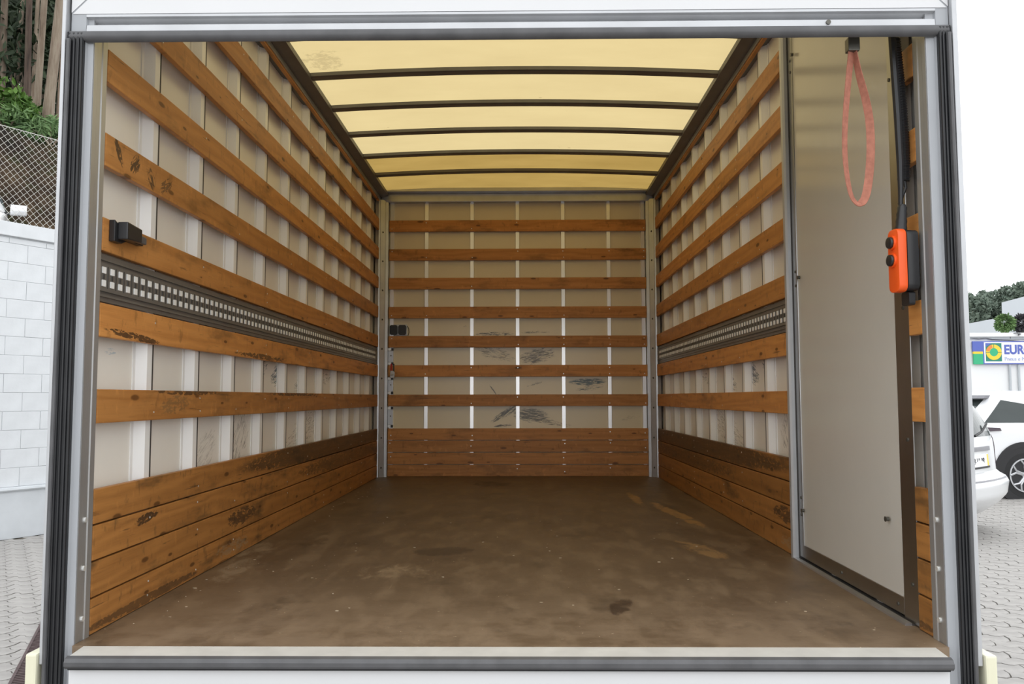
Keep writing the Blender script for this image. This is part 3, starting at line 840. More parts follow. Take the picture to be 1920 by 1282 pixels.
M['block'] = plain('white_painted_block', (0.64, 0.66, 0.68), 0.6, 0.0, 0.05, 5, 0.3, 0.25)
M['mortar'] = plain('white_painted_mortar', (0.54, 0.56, 0.58), 0.7, 0.0, 0.1, 20, 0.2)
M['plinth'] = plain('pale_render', (0.56, 0.585, 0.61), 0.65, 0.0, 0.06, 3, 0.3, 0.2)
M['wire'] = plain('galvanised_wire', (0.58, 0.57, 0.53), 0.5, 0.2, 0.1, 20)
M['grate'] = plain('rusty_grate', (0.10, 0.065, 0.065), 0.6, 0.3, 0.25, 30)
M['car_white'] = plain('white_car_paint', (0.80, 0.81, 0.83), 0.12, 0.0, 0.01, 1, 0.6)
M['car_silver'] = plain('silver_white_car_paint', (0.74, 0.755, 0.77), 0.16, 0.1, 0.01, 1, 0.6)
M['glass'] = plain('tinted_car_glass', (0.045, 0.055, 0.055), 0.08, 0.0, 0.1, 2, 0.4)
M['trim_black'] = plain('black_car_trim', (0.012, 0.012, 0.014), 0.5)
M['trim_grey'] = plain('grey_car_trim', (0.20, 0.20, 0.22), 0.35)
M['tyre'] = plain('tyre_rubber', (0.011, 0.011, 0.012), 0.7, 0, 0.15, 10)
M['rim'] = plain('alloy_rim', (0.55, 0.56, 0.58), 0.3, 0.6, 0.05)
M['lamp_red'] = plain('smoked_tail_lamp', (0.055, 0.035, 0.05), 0.15)
M['building'] = plain('white_building_render', (0.80, 0.81, 0.82), 0.7, 0, 0.03, 0.6, 0.2)
M['roof_grey'] = plain('pale_grey_cladding', (0.50, 0.53, 0.56), 0.6, 0, 0.04, 0.4, 0.2)
M['sign_white'] = plain('white_sign_board', (0.84, 0.85, 0.88), 0.35, 0, 0.01)
M['sign_blue'] = plain('blue_sign_paint', (0.09, 0.13, 0.46), 0.4, 0, 0.03)
M['sign_green'] = plain('green_sign_paint', (0.03, 0.42, 0.20), 0.4, 0, 0.03)
M['sign_teal'] = plain('teal_sign_paint', (0.02, 0.22, 0.16), 0.4, 0, 0.03)
M['sign_yellow'] = plain('yellow_sign_paint', (0.86, 0.60, 0.04), 0.4, 0, 0.03)
M['sign_red'] = plain('orange_sign_paint', (0.75, 0.24, 0.05), 0.4, 0, 0.03)
M['sign_text'] = plain('pale_blue_lettering', (0.42, 0.47, 0.68), 0.5, 0, 0.03)
M['cable_dark'] = plain('dark_outdoor_cable', (0.09, 0.09, 0.10), 0.5)

def earth_material():
    m, nt, b = new_mat('earth_bank'); w = NT(nt)
    p = w.pos(); s = w.sep(p)
    f = w.noise(p, 0.9, 7, 0.65)
    c = w.ramp(f, [(0.34, (0.010, 0.008, 0.007)), (0.5, (0.032, 0.021, 0.014)), (0.68, (0.085, 0.058, 0.034))])
    g = w.noise(p, 2.1, 5, 0.7)
    c = w.mix(w.math('MULTIPLY', w.step(g, 0.50, 0.62), 0.6), c, (0.022, 0.028, 0.010))
    up = w.sep(w.n('ShaderNodeNewGeometry').outputs['Normal'])[2]
    c = w.mix(w.math('MULTIPLY', w.step(up, 0.75, 0.95), w.step(s[2], 4.5, 5.6)), c, (0.02, 0.03, 0.010))
    w.put(b.inputs['Base Color'], c); b.inputs['Roughness'].default_value = 0.95
    b.inputs['Specular IOR Level'].default_value = 0.1
    return m
M['earth'] = earth_material()
def leaf_mat(name, c1, c2):
    m, nt, b = new_mat(name); w = NT(nt)
    f = w.noise(w.pos(), 1.7, 5, 0.7)
    c = w.ramp(f, [(0.3, c1), (0.7, c2)])
    w.put(b.inputs['Base Color'], c); b.inputs['Roughness'].default_value = 0.6
    b.inputs['Specular IOR Level'].default_value = 0.3
    return m
M['leaf_euc'] = leaf_mat('eucalyptus_leaf', (0.018, 0.032, 0.018), (0.055, 0.078, 0.038))
M['leaf_fern'] = leaf_mat('bright_fern_leaf', (0.03, 0.08, 0.013), (0.11, 0.21, 0.03))
M['leaf_pine'] = leaf_mat('grey_green_leaf', (0.075, 0.11, 0.085), (0.16, 0.20, 0.155))
M['leaf_bush'] = leaf_mat('bush_leaf', (0.07, 0.14, 0.055), (0.17, 0.27, 0.10))
M['leaf_dark'] = leaf_mat('dark_bush_leaf', (0.035, 0.035, 0.04), (0.09, 0.085, 0.09))
def bark_mat(name, stops):
    m, nt, b = new_mat(name); w = NT(nt)
    o = w.obj(); r = w.rand()
    v = w.n('ShaderNodeVectorMath', operation='ADD'); w.put(v.inputs[0], o); w.put(v.inputs[1], w.comb(w.math('MULTIPLY', r, 9.0), 0.0, w.math('MULTIPLY', r, 31.0)))
    f = w.noise(w.mapping(v.outputs[0], (7, 7, 0.7)), 1.6, 6, 0.65)
    c = w.ramp(f, stops)
    tone = w.math('MULTIPLY_ADD', r, 0.45, 0.4)
    c = w.mix(1.0, c, w.comb(tone, tone, tone), 'MULTIPLY')
    w.put(b.inputs['Base Color'], c); b.inputs['Roughness'].default_value = 0.9
    w.put(b.inputs['Normal'], w.bump(f, 0.3, 0.02))
    return m
M['bark'] = bark_mat('pale_eucalyptus_bark', [(0.30, (0.14, 0.10, 0.075)), (0.43, (0.34, 0.25, 0.18)), (0.60, (0.50, 0.41, 0.31)), (0.75, (0.40, 0.27, 0.21))])
M['bark_shaded'] = bark_mat('shaded_eucalyptus_bark', [(0.30, (0.04, 0.027, 0.02)), (0.5, (0.12, 0.08, 0.06)), (0.7, (0.20, 0.15, 0.11))])  # canopy shade put into a darker copy of the bark colour

def at(px, py, depth):
    return CAM + (_fw + _r*((px-960)/F_PX) - _u*((py-641)/F_PX))*depth
def project(p):
    d = Vector(p)-CAM; w_ = d.dot(_fw)
    return (960+F_PX*d.dot(_r)/w_, 641-F_PX*d.dot(_u)/w_, w_) if w_ > 0.1 else (-9999, -9999, -1)

# ------------------------------------------------------------------ paved yard
GR = MB().box(-60, 60, -40, 120, GZ-0.5, GZ-0.012).build('ground', M['paving_far'])
jb = MB(); jb.box(2.2, 9.5, 0.8, 11.5, GZ-0.02, GZ-0.008); jb.box(-6.6, -1.75, 0.8, 8.2, GZ-0.02, GZ-0.008)
jb.build('joint_bed', M['joint'], GR)
tag(GR, 'pale interlocking paved yard around the truck', kind='structure')
def paver_poly():
    L, Hh, a = 0.235, 0.118, 0.017
    top = []
    n = 8
    gx = lambda i: (0, a, a, 0, 0, a, a, 0, 0)[i] if False else a*math.sin(2*math.pi*2*i/n+0.6)
    ky = lambda t_: 0.010*math.sin(2*math.pi*t_)
    bot = [(L*i/n, gx(i)) for i in range(n+1)]
    up = [(L*i/n, Hh+gx(i)) for i in range(n, -1, -1)]
    poly = bot+[(L+0.010, gx(0)+Hh*0.5)]+up+[(0.010, gx(0)+Hh*0.5)]
    c = (L/2, Hh/2+0.0)
    return [((x-c[0])*0.966, (y-c[1])*0.945) for x, y in poly], L, Hh
pp, PL, PH = paver_poly()
pm = MB().prism(pp, 'z', -0.02, 0.0).mesh('paver')
pm.materials.append(M['paver'])
ang = math.radians(-12)
ca, sa = math.cos(ang), math.sin(ang)
spots = []
for j in range(-60, 200):
    for i in range(-60, 90):
        u, v = (i+(0.5 if j % 2 else 0))*PL, j*PH
        x, y = u*ca-v*sa, u*sa+v*ca
        if (2.2 < x < 9.5 and 0.8 < y < 11.5) or (-6.6 < x < -1.75 and 0.8 < y < 8.2):
            wall_t = (x+5.3)*-0.863+(y-6.55)*0.505
            if x < 0 and wall_t > -0.02: continue
            px, py, dpt = project((x, y, GZ))
            vis = (-25 < px < 128 or 1795 < px < 1945) and py < 1310
            spots.append((0 if vis else 1, dpt, x, y))
spots.sort()
near = [s_ for s_ in spots if s_[0] == 0][:300]
nearset = set((s_[2], s_[3]) for s_ in near)
prg = random.Random(3)
for _, _, x, y in near:
    o = bpy.data.objects.new('paver', pm); col.objects.link(o); o.parent = GR
    o.location = (x, y, GZ+prg.uniform(-0.002, 0.002)); o.rotation_euler = (prg.uniform(-.008, .008), prg.uniform(-.008, .008), ang)
rest = MB()
base = [(v.co.x, v.co.y, v.co.z) for v in pm.vertices]
bf = [tuple(p.vertices) for p in pm.polygons]
for _, _, x, y in spots:
    if (x, y) in nearset: continue
    dz = prg.uniform(-0.002, 0.002)
    rest.add([(x+a*ca-b_*sa, y+a*sa+b_*ca, GZ+c_+dz) for a, b_, c_ in base], bf)
me = bpy.data.meshes.new('pavers'); me.from_pydata(rest.v, [], rest.f); me.materials.append(M['paver'])
tag(link('farther_pavers', me, GR), kind='stuff')

# drain channel
dg = empty('drain_grate', (-2.69, 2.42, GZ), math.radians(24))
tag(dg, 'rusty slotted drain grate set in the paving left of the truck', 'drain')
fr = MB(); fr.box(-0.105, -0.09, -4.0, 3.4, -0.005, 0.008); fr.box(0.09, 0.105, -4.0, 3.4, -0.005, 0.008)
fr.build('grate_frame', M['grate'], dg)
brs = MB()
y = -3.98
while y < 3.37:
    brs.box(-0.09, 0.09, y, y+0.014, -0.004, 0.006); y += 0.03
tag(brs.build('grate_bars', M['grate'], dg), kind='stuff')
MB().box(-0.09, 0.09, -4.0, 3.4, -0.009, -0.006).build('channel_bed', M['trim_black'], dg)

# ------------------------------------------------------------------ white block wall, fence, bank
WD = Vector((0.505, 0.863)).normalized()
wall_root = empty('wall_outer', (-5.3, 6.55, 0), math.atan2(WD.y, WD.x))
tag(wall_root, 'white painted block retaining wall left of the truck', kind='structure')
# local x along the wall, local +y away from the camera side (left normal)
MB().box(-3.0, 3.0, 0.006, 0.2, GZ, 2.42).build('mortar_core', M['mortar'], wall_root)
MB().box(-3.0, 3.0, -0.03, 0.01, GZ, -0.30).build('plinth', M['plinth'], wall_root, 0.004)
MB().prism([(-0.05, -0.30), (-0.062, -0.285), (-0.055, -0.265), (-0.03, -0.258), (0.0, -0.258), (0.0, -0.30)], 'x', -3.0, 3.0).build('ledge', M['plinth'], wall_root)
bw, bh = 0.40, 0.20
z = -0.258; row = 0
brg = random.Random(5)
bmesh_cache = {}
while z < 2.40:
    h = min(bh, 2.40-z)
    x = -3.0 - (0.20 if row % 2 else 0) + 0.112
    while x < 3.0:
        a, b_ = max(x, -3.0), min(x+bw, 3.0)
        if b_-a > 0.05:
            key = (round(b_-a, 3), round(h, 3))
            if key not in bmesh_cache:
                bmesh_cache[key] = MB().box(0.002, key[0]-0.002, 0, 0.03, 0.002, key[1]-0.002).mesh('block', bevel=0.003)
                bmesh_cache[key].materials.append(M['block'])
            o = link('block', bmesh_cache[key], wall_root)
            o.location = (a, brg.uniform(-0.0015, 0.0015), z)
        x += bw
    z += bh; row += 1
MB().box(-3.0, 3.0, -0.035, 0.24, 2.415, 2.565).build('coping', M['block'], wall_root, 0.006)

fence = empty('chain_link_fence', wall_root.location+Vector((-0.075, 0.044, 2.570)), wall_root.rotation_euler[2])
tag(fence, 'chain link fence standing on top of the white block wall', 'fence')
m = MB(); FH, fl0, fl1, dx = 1.05, -3.0, 3.0, 0.075
def wire(m, p, q, r=0.0022): m.tube([p, q], r, 4, False)
k = fl0-FH
while k < fl1:
    for dirn in (1, -1):
        a = (k, 0.0) if dirn > 0 else (k+FH, 0.0)
        b_ = (k+FH, FH) if dirn > 0 else (k, FH)
        # clip to the length
        (x0, z0), (x1, z1) = a, b_
        def clipx(x, xa, za, xb, zb): return za+(zb-za)*(x-xa)/(xb-xa)
        if min(x0, x1) < fl0:
            if x0 < fl0: z0 = clipx(fl0, x0, z0, x1, z1); x0 = fl0
            else: z1 = clipx(fl0, x0, z0, x1, z1); x1 = fl0
        if max(x0, x1) > fl1:
            if x0 > fl1: z0 = clipx(fl1, x0, z0, x1, z1); x0 = fl1
            else: z1 = clipx(fl1, x0, z0, x1, z1); x1 = fl1
        wire(m, (x0, 0.002*dirn, z0), (x1, 0.002*dirn, z1))
    k += dx
tag(m.build('wire_mesh', M['wire'], fence), kind='stuff')
for x in (-2.9, 1.3, 2.9):
    MB().tube([(x, 0.03, 0), (x, 0.03, FH+0.05)], 0.022, 10).build('fence_post', M['wire'], fence)
MB().tube([(fl0, 0.005, 0.012), (fl1, 0.005, 0.012)], 0.004, 6).build('bottom_wire', M['wire'], fence)
MB().tube([(fl0, 0.005, FH), (fl1, 0.005, FH)], 0.004, 6).build('top_wire', M['wire'], fence)

# terrain behind the wall
def terr(s, t):
    if t < 3.2: z = 2.2
    elif t < 6.4:
        q = (t-3.2)/3.2; z = 2.2+3.45*(q*q*(3-2*q))**0.8
    else: z = 5.65+(t-6.4)*0.28
    n = math.sin(s*1.7+t*0.9)*0.10+math.sin(s*3.9-t*2.3)*0.07+math.sin(s*0.6+1.2)*0.12+math.sin(t*5.1+s*6.7)*0.05
    return z+n*(0.15 if t < 3.0 else 1.0)
def tw_(s, t): # wall frame to world
    return Vector((-5.3+WD.x*s-WD.y*t, 6.55+WD.y*s+WD.x*t, terr(s, t)))
ns, nt_ = 150, 110
vs_ = []
for j in range(nt_+1):
    t_ = 0.21+ (j/nt_)**1.5*40
    for i in range(ns+1):
        vs_.append(tw_(-40+64*i/ns, t_)+Vector((0, 0, 0)))
fs = [(j*(ns+1)+i, j*(ns+1)+i+1, (j+1)*(ns+1)+i+1, (j+1)*(ns+1)+i) for j in range(nt_) for i in range(ns)]
hs = MB().add(vs_, fs).build('ground_hillside', M['earth'], smooth=True)
tag(hs, 'brown earth bank rising behind the fence', kind='structure')

def leaves_mesh(name, centres, size, aspect, seed, mat):
    r = np.random.default_rng(seed)
    c = np.asarray(centres, float); n = len(c)
    d = r.normal(size=(n, 3)); d[:, 2] -= 0.5; d /= np.linalg.norm(d, axis=1)[:, None]
    e = np.cross(d, r.normal(size=(n, 3))); e /= np.linalg.norm(e, axis=1)[:, None]
    nn = np.cross(d, e)
    s = size*r.uniform(0.6, 1.3, (n, 1)); wd = s*aspect
    v = np.empty((n, 6, 3))
    v[:, 0] = c-d*s*0.5; v[:, 1] = c-d*s*0.1+e*wd*0.5; v[:, 2] = c+d*s*0.25+e*wd*0.4-nn*s*0.06
    v[:, 3] = c+d*s*0.5-nn*s*0.15; v[:, 4] = c+d*s*0.25-e*wd*0.4-nn*s*0.06; v[:, 5] = c-d*s*0.1-e*wd*0.5
    idx = np.arange(n)[:, None]*6
    f = np.concatenate([idx+np.array([[0, 1, 2, 3]]), idx+np.array([[0, 3, 4, 5]])])
    me = bpy.data.meshes.new(name); me.from_pydata(v.reshape(-1, 3).tolist(), [], f.tolist()); me.materials.append(mat)
    return me

def blob(r, c, rad, n):
    p = r.normal(size=(n, 3)); p /= np.linalg.norm(p, axis=1)[:, None]
    return np.asarray(c)+p*(r.uniform(0.25, 1, (n, 1))**0.5)*np.asarray(rad)

def eucalyptus(base, top, r0, label, group, seed, crown_from=0.45, nleaf=900, bark='bark', leaf=0.24):
    base = Vector(base); top = Vector(top)
    root = empty('eucalyptus_tree', base)
    tag(root, label, 'tree', group)
    rr = random.Random(seed)
    H = top-base
    pts, rs = [], []
    N = 14
    a1, a2 = rr.uniform(-.12, .12), rr.uniform(-.12, .12)
    for i in range(N+1):
        t_ = i/N
        pts.append(H*t_+Vector((a1*math.sin(t_*3.1), a2*math.sin(t_*2.7), -0.3 if i == 0 else 0)))
        rs.append(r0*(1.35 if i == 0 else 1)*(1-0.6*t_))
    autosmooth(MB().tube(pts, rs, 10).build('trunk', M[bark], root), 80)
    nr = np.random.default_rng(seed)
    cs = []
    br = MB()
    for b in range(9):
        t_ = crown_from+(1-crown_from)*b/8.5
        a = rr.uniform(0, 6.28); L = (1.25-t_)*H.length*0.22
        p = H*t_; q = p+Vector((math.cos(a)*L, math.sin(a)*L, L*0.7))
        br.tube([p, p*0.5+q*0.5+Vector((0, 0, 0.15)), q], [r0*0.3, r0*0.2, r0*0.08], 6)
        cs.append(blob(nr, q, (L*0.55, L*0.55, L*0.5), nleaf//9))
    tag(br.build('branches', M[bark], root), kind='stuff')
    link('foliage', leaves_mesh('foliage', np.concatenate(cs), leaf, 0.28, seed, M['leaf_euc']), root)
    return root

G = 'eucalyptus trees on the bank'
near_trees = [  # foot pixel, depth, direction pixel at the top of the picture, radius, label
    (84, 262, 16.2, 104, 0.105, 'stout tan eucalyptus with peeling bark at the edge of the bank'),
    (66, 238, 17.0, 80, 0.072, 'pale straight eucalyptus just left of the stout peeling one'),
    (58, 236, 18.5, 66, 0.05, 'thin grey eucalyptus stem between two pale trunks'),
    (24, 232, 19.0, 40, 0.06, 'slender pale eucalyptus leaning right near the left picture edge'),
    (104, 262, 16.6, 118, 0.032, 'thin mossy sapling right of the stout peeling eucalyptus'),
    (1, 232, 18.0, 5, 0.08, 'dim eucalyptus trunk cut by the left picture edge'),
]
for i, (px, py, dep, pxt, r0, lb) in enumerate(near_trees):
    b = at(px, py, dep); s_ = (b.x+5.3)*WD.x+(b.y-6.55)*WD.y; t_ = -(b.x+5.3)*WD.y+(b.y-6.55)*WD.x
    b.z = terr(s_, t_)
    tp = at(pxt, 0, dep); dirv = (tp-b); k = 13.0/max(1.0, dirv.z)
    eucalyptus(b, b+Vector((dirv.x*k, dirv.y*k*0.3, 13.0)), r0, lb, G, 40+i, 0.62 if i != 4 else 0.2, 800 if i != 4 else 500)
fr_ = random.Random(21)
cnt = 0
for j in range(4):
    for i in range(9):
        s_ = 1.5+j*1.9+i*1.55+fr_.uniform(-.5, .5); t_ = 9.5+j*3.6+fr_.uniform(-.9, .9)
        b = tw_(s_, t_)
        px, py, dpt = project(b+Vector((0, 0, 3)))
        if not -160 < px < 260: continue
        hgt = fr_.uniform(11, 15)
        eucalyptus(b, b+Vector((fr_.uniform(-.6, .6), fr_.uniform(-.4, .4), hgt)), fr_.uniform(0.07, 0.13), 'distant eucalyptus in the dim wood behind the bank', 'eucalyptus trees deep in the wood', 100+cnt, 0.10 if j > 1 else 0.3, 2600 if j > 1 else 1500, bark='bark_shaded', leaf=0.34)
        cnt += 1

def shrub(name, base, rad, n, leaf, mat, label, group, seed, aspect=0.45, cat='shrub'):
    root = empty(name, base)
    tag(root, label, cat, group)
    nr = np.random.default_rng(seed); rr = random.Random(seed)
    st = MB(); cs = []
    for b in range(7):
        a = rr.uniform(0, 6.28); q = Vector((math.cos(a)*rad[0]*0.6, math.sin(a)*rad[1]*0.6, rad[2]*rr.uniform(0.5, 1.1)))
        st.tube([(0, 0, -0.05), q*0.5+Vector((0, 0, 0.05)), q], [0.02*rad[2]+.004, 0.012*rad[2]+.003, 0.004], 5)
        cs.append(blob(nr, q, (rad[0]*0.55, rad[1]*0.55, rad[2]*0.42), n//7))
    c = np.concatenate(cs); c[:, 2] = np.maximum(c[:, 2], 0.0)
    st.build('stems', M['bark'], root)
    link('foliage', leaves_mesh('foliage', c, leaf, aspect, seed, mat), root)
    return root
wrg = random.Random(61)
for i in range(14):
    b = tw_(2.6+i*0.85+wrg.uniform(-.3, .3), 10.2+(i % 3)*1.6+wrg.uniform(-.4, .4))
    px, py, d_ = project(b)
    if not -120 < px < 240: continue
    shrub('woodland_bush', b, (1.25, 1.25, wrg.uniform(2.6, 4.2)), 1800, 0.26, M['leaf_euc'], 'tall dark bush filling the gaps between the trunks', 'dark bushes under the eucalyptus trees', 700+i, 0.35, 'bush')
srg = random.Random(31)
for i in range(22):
    s_ = 0.5+i*0.46+srg.uniform(-.2, .2); t_ = 7.0+srg.uniform(-.3, 1.6)+(i % 3)*0.6
    b = tw_(s_, t_)
    px, py, d_ = project(b)
    if not -140 < px < 230: continue
    r_ = srg.uniform(0.32, 0.6)
    shrub('fern_shrub', b, (r_, r_, r_*0.95), 500, 0.16, M['leaf_fern'], 'bright green fern among the undergrowth on the bank', 'ferns on the bank', 200+i)
# dry roots and moss hanging at the edge of the bank
for i, (px, py, dep) in enumerate(((95, 290, 15.2), (60, 275, 15.5), (12, 262, 15.5), (118, 280, 15.8))):
    b = at(px, py, dep); s_ = (b.x+5.3)*WD.x+(b.y-6.55)*WD.y; t_ = -(b.x+5.3)*WD.y+(b.y-6.55)*WD.x; b.z = terr(s_, t_)
    shrub('dry_shrub', b, (0.5, 0.5, 0.35), 220, 0.2, M['leaf_bush'], 'ragged low shrub on the lip of the earth bank', 'low shrubs on the lip of the bank', 300+i, 0.2)

# ------------------------------------------------------------------ cars
class Car:
    def __init__(self, rows, rr, rf, bulge=0.10):
        self.t = np.array(rows, float); self.rr = rr; self.rf = rf; self.b = bulge
    def g(self, z):
        return [float(np.interp(z, self.t[:, 0], self.t[:, k])) for k in (1, 2, 3)]
    def ring(self, z):
        xr, xf, w = self.g(z)
        L = xf-xr; rr = min(self.rr, w*0.9, L*0.45); rf = min(self.rf, w*0.9, L*0.45)
        half = []
        for i in range(9): half.append((xr, -(w-rr)*i/8))
        for i in range(1, 9):
            a = math.radians(90*i/8); half.append((xr+rr-rr*math.cos(a), -(w-rr)-rr*math.sin(a)))
        for i in range(1, 17): half.append((xr+rr+(L-rr-rf)*i/16, -w))
        for i in range(1, 9):
            a = math.radians(90*i/8); half.append((xf-rf+rf*math.sin(a), -(w-rf)-rf*math.cos(a)))
        for i in range(1, 9): half.append((xf, -(w-rf)*(1-i/8)))
        def bu(p):
            x, y = p; f = self.b*(y/max(w, .1))**2
            return (x+f*(1-(x-xr)/L)-f*0.8*((x-xr)/L), y)
        full = half+[(x, -y) for x, y in half[-2:0:-1]]
        return [(*bu(p), z) for p in full]
    def body(self, zs):
        m = MB(); n = None
        for z in zs:
            r = self.ring(z); n = len(r); m.v += r
        for j in range(len(zs)-1):
            for i in range(n):
                m.f.append((j*n+i, j*n+(i+1) % n, (j+1)*n+(i+1) % n, (j+1)*n+i))
        for j, zc in ((0, zs[0]), (len(zs)-1, zs[-1]+0.015)):
            xr, xf, w = self.g(zs[j]); m.v.append(((xr+xf)/2, 0, zc)); c = len(m.v)-1
            for i in range(n): m.f.append((j*n+i, j*n+(i+1) % n, c))
        return m
    def rear(self, y, z, off):
        xr, xf, w = self.g(z); rr = min(self.rr, w*0.9)
        ay = abs(y)
        x = xr if ay <= w-rr else xr+rr-math.sqrt(max(0, rr*rr-(ay-(w-rr))**2))
        L = xf-xr; f = self.b*(y/w)**2
        return Vector((x+f*(1-(x-xr)/L)-off, y*1.0 if ay <= w-rr else math.copysign(ay+off*0.6, y), z))
    def side(self, x, z, off, s=-1):
        xr, xf, w = self.g(z); return Vector((x, s*(w+off), z))
    def patch(self, fn, quad, off, nu=10, nv=8):
        (a, b, c, d) = quad; vs_ = []
        for j in range(nv+1):
            for i in range(nu+1):
                u, v = i/nu, j/nv
                p = [(a[k]*(1-u)+b[k]*u)*(1-v)+(d[k]*(1-u)+c[k]*u)*v for k in (0, 1)]
                vs_.append(fn(p[0], p[1], off))
        for j in range(nv+1):
            for i in range(nu+1):
                u, v = i/nu, j/nv
                p = [(a[k]*(1-u)+b[k]*u)*(1-v)+(d[k]*(1-u)+c[k]*u)*v for k in (0, 1)]
                vs_.append(fn(p[0], p[1], -0.02))
        n = nu+1; N = n*(nv+1)
        fs = [(j*n+i, j*n+i+1, (j+1)*n+i+1, (j+1)*n+i) for j in range(nv) for i in range(nu)]
        bd = [i for i in range(nu)]+[j*n+nu for j in range(nv)]+[nv*n+i for i in range(nu, 0, -1)]+[j*n for j in range(nv, 0, -1)]
        for k in range(len(bd)): fs.append((bd[k], bd[(k+1) % len(bd)], bd[(k+1) % len(bd)]+N, bd[k]+N))
        return MB().add(vs_, fs)

def wheel(root, x, y, r, s, spokes=5):
    w_ = MB().tube([(x, y-0.10, r), (x, y-0.08, r), (x, y+0.08, r), (x, y+0.10, r)], [r-0.02, r, r, r-0.02], 32).build('wheel', M['tyre'], root)
    autosmooth(w_)
    yo = y+s*0.102
    MB().disc((x, yo-s*0.004, r), (0, 1, 0), r*0.70, 0.012, 28).build('hub_well', M['trim_black'], w_)
    rim = MB().ring((x, yo, r), (0, 1, 0), r*0.66, r*0.72, 0.014, 32)
    for k in range(spokes):
        a = 2*math.pi*k/spokes+0.3
        for da in (-0.20, 0.20):
            d0 = Vector((math.cos(a+da*0.5), 0, math.sin(a+da*0.5))); d1 = Vector((math.cos(a+da*1.6), 0, math.sin(a+da*1.6)))
            c0 = Vector((x, yo+s*0.004, r))
            rim.tube([c0+d0*r*0.10, c0+d0*r*0.45, c0+d1*r*0.68], [0.022, 0.017, 0.014], 6)
    rim.disc((x, yo+s*0.006, r), (0, 1, 0), r*0.17, 0.014, 16)
    rim.build('rim', M['rim'], w_)

def text_mesh(body, size, depth=0.004, bold=0.0):
    cu = bpy.data.curves.new('lettering', 'FONT'); cu.body = body; cu.size = size; cu.extrude = depth; cu.offset = bold
    o = bpy.data.objects.new('lettering_tmp', cu); col.objects.link(o)
    bpy.context.view_layer.update()
    me = bpy.data.meshes.new_from_object(o.evaluated_get(bpy.context.evaluated_depsgraph_get()))
    bpy.data.objects.remove(o); bpy.data.curves.remove(cu)
    return me

def wing_mirror(root, x, y, z, s, mat):
    m = MB().prism([(x-0.02, z-0.06), (x+0.07, z-0.07), (x+0.10, z+0.0), (x+0.06, z+0.08), (x-0.02, z+0.085)], 'y', *sorted((y+s*0.05, y+s*0.24))).build('wing_mirror', mat, root, 0.02)
    autosmooth(m, 60)
    MB().box(x-0.024, x-0.018, *sorted((y+s*0.065, y+s*0.225)), z-0.045, z+0.07).build('mirror_glass', M['glass'], m)
    MB().box(x+0.01, x+0.05, *sorted((y-s*0.02, y+s*0.08)), z-0.06, z-0.03).build('mirror_arm', M['trim_black'], m)

def make_car(name, label, loc, heading, rows, paint, kind):
    c = Car(rows, 0.22 if kind == 'mpv' else 0.20, 0.55, 0.12)
    root = empty(name, loc, heading)
    tag(root, label, 'car', 'parked white cars')
    zs = list(np.linspace(rows[0][0], rows[-1][0], 46))
    autosmooth(c.body(zs).build('body', paint, root), 40)
    W = max(r[3] for r in rows); xf = max(r[2] for r in rows)
    top = rows[-1][0]
    wr = 0.34 if kind == 'suv' else 0.31
    xw = (0.78 if kind == 'mpv' else 0.95, xf-0.86)
    for s in (-1, 1):
        for x in xw:
            y = s*(W-0.095)
            # wheel arch: dark well and cladding
            MB().disc((x, s*(W+0.002), wr+0.02), (0, 1, 0), wr+0.055, 0.03, 36).build('wheel_well', M['trim_black'], root)
            if kind == 'suv':
                MB().ring((x, s*(W+0.008), wr+0.02), (0, 1, 0), wr+0.045, wr+0.12, 0.035, 36).build('wheel_arch_cladding', M['trim_black'], root)
            wheel(root, x, s*(W-0.082), wr, s)
    return root, c, W, xf

mpv_rows = [(0.22, 0.16, 4.05, 0.74), (0.30, 0.05, 4.12, 0.80), (0.42, -0.05, 4.16, 0.845), (0.56, -0.07, 4.16, 0.86), (0.62, -0.03, 4.15, 0.86), (0.66, 0.06, 4.13, 0.86), (0.85, 0.075, 4.05, 0.87), (0.93, 0.08, 3.7, 0.87), (0.98, 0.085, 3.25, 0.865), (1.02, 0.09, 3.12, 0.855), (1.12, 0.12, 2.97, 0.83), (1.30, 0.20, 2.65, 0.77), (1.45, 0.28, 2.35, 0.70), (1.53, 0.36, 2.1, 0.64), (1.57, 0.52, 1.9, 0.55), (1.585, 0.75, 1.7, 0.42)]
fwd = math.atan2(0.75, -0.66)
car1, c1, W1, L1 = make_car('parked_hatchback', 'silver white hatchback parked nose away with number plate toward the truck', (4.93, 6.45, GZ), fwd, mpv_rows, M['car_silver'], 'mpv')
rear = lambda y, z, o: c1.rear(y, z, o)
c1.patch(rear, ((-0.68, 1.05), (0.68, 1.05), (0.54, 1.46), (-0.54, 1.46)), 0.004, 16).build('rear_window', M['glass'], car1)
c1.patch(rear, ((-0.33, 0.90), (0.33, 0.90), (0.33, 0.945), (-0.33, 0.945)), 0.022).build('plate_garnish', M['trim_grey'], car1)
pl = c1.patch(rear, ((-0.27, 0.735), (0.27, 0.735), (0.27, 0.865), (-0.27, 0.865)), 0.012).build('number_plate', M['sign_white'], car1)
c1.patch(rear, ((0.225, 0.74), (0.265, 0.74), (0.265, 0.86), (0.225, 0.86)), 0.014, 4).build('blue_band', M['sign_blue'], pl)
c1.patch(rear, ((-0.265, 0.74), (-0.22, 0.74), (-0.22, 0.86), (-0.265, 0.86)), 0.014, 4).build('yellow_band', M['sign_yellow'], pl)
c1.patch(rear, ((-0.28, 0.718), (0.28, 0.718), (0.28, 0.738), (-0.28, 0.738)), 0.018).build('plate_frame', M['trim_black'], pl)
tm = text_mesh('53-HI-98', 0.105, 0.003, 0.002)
o = link('plate_number', tm, pl, M['trim_black'])
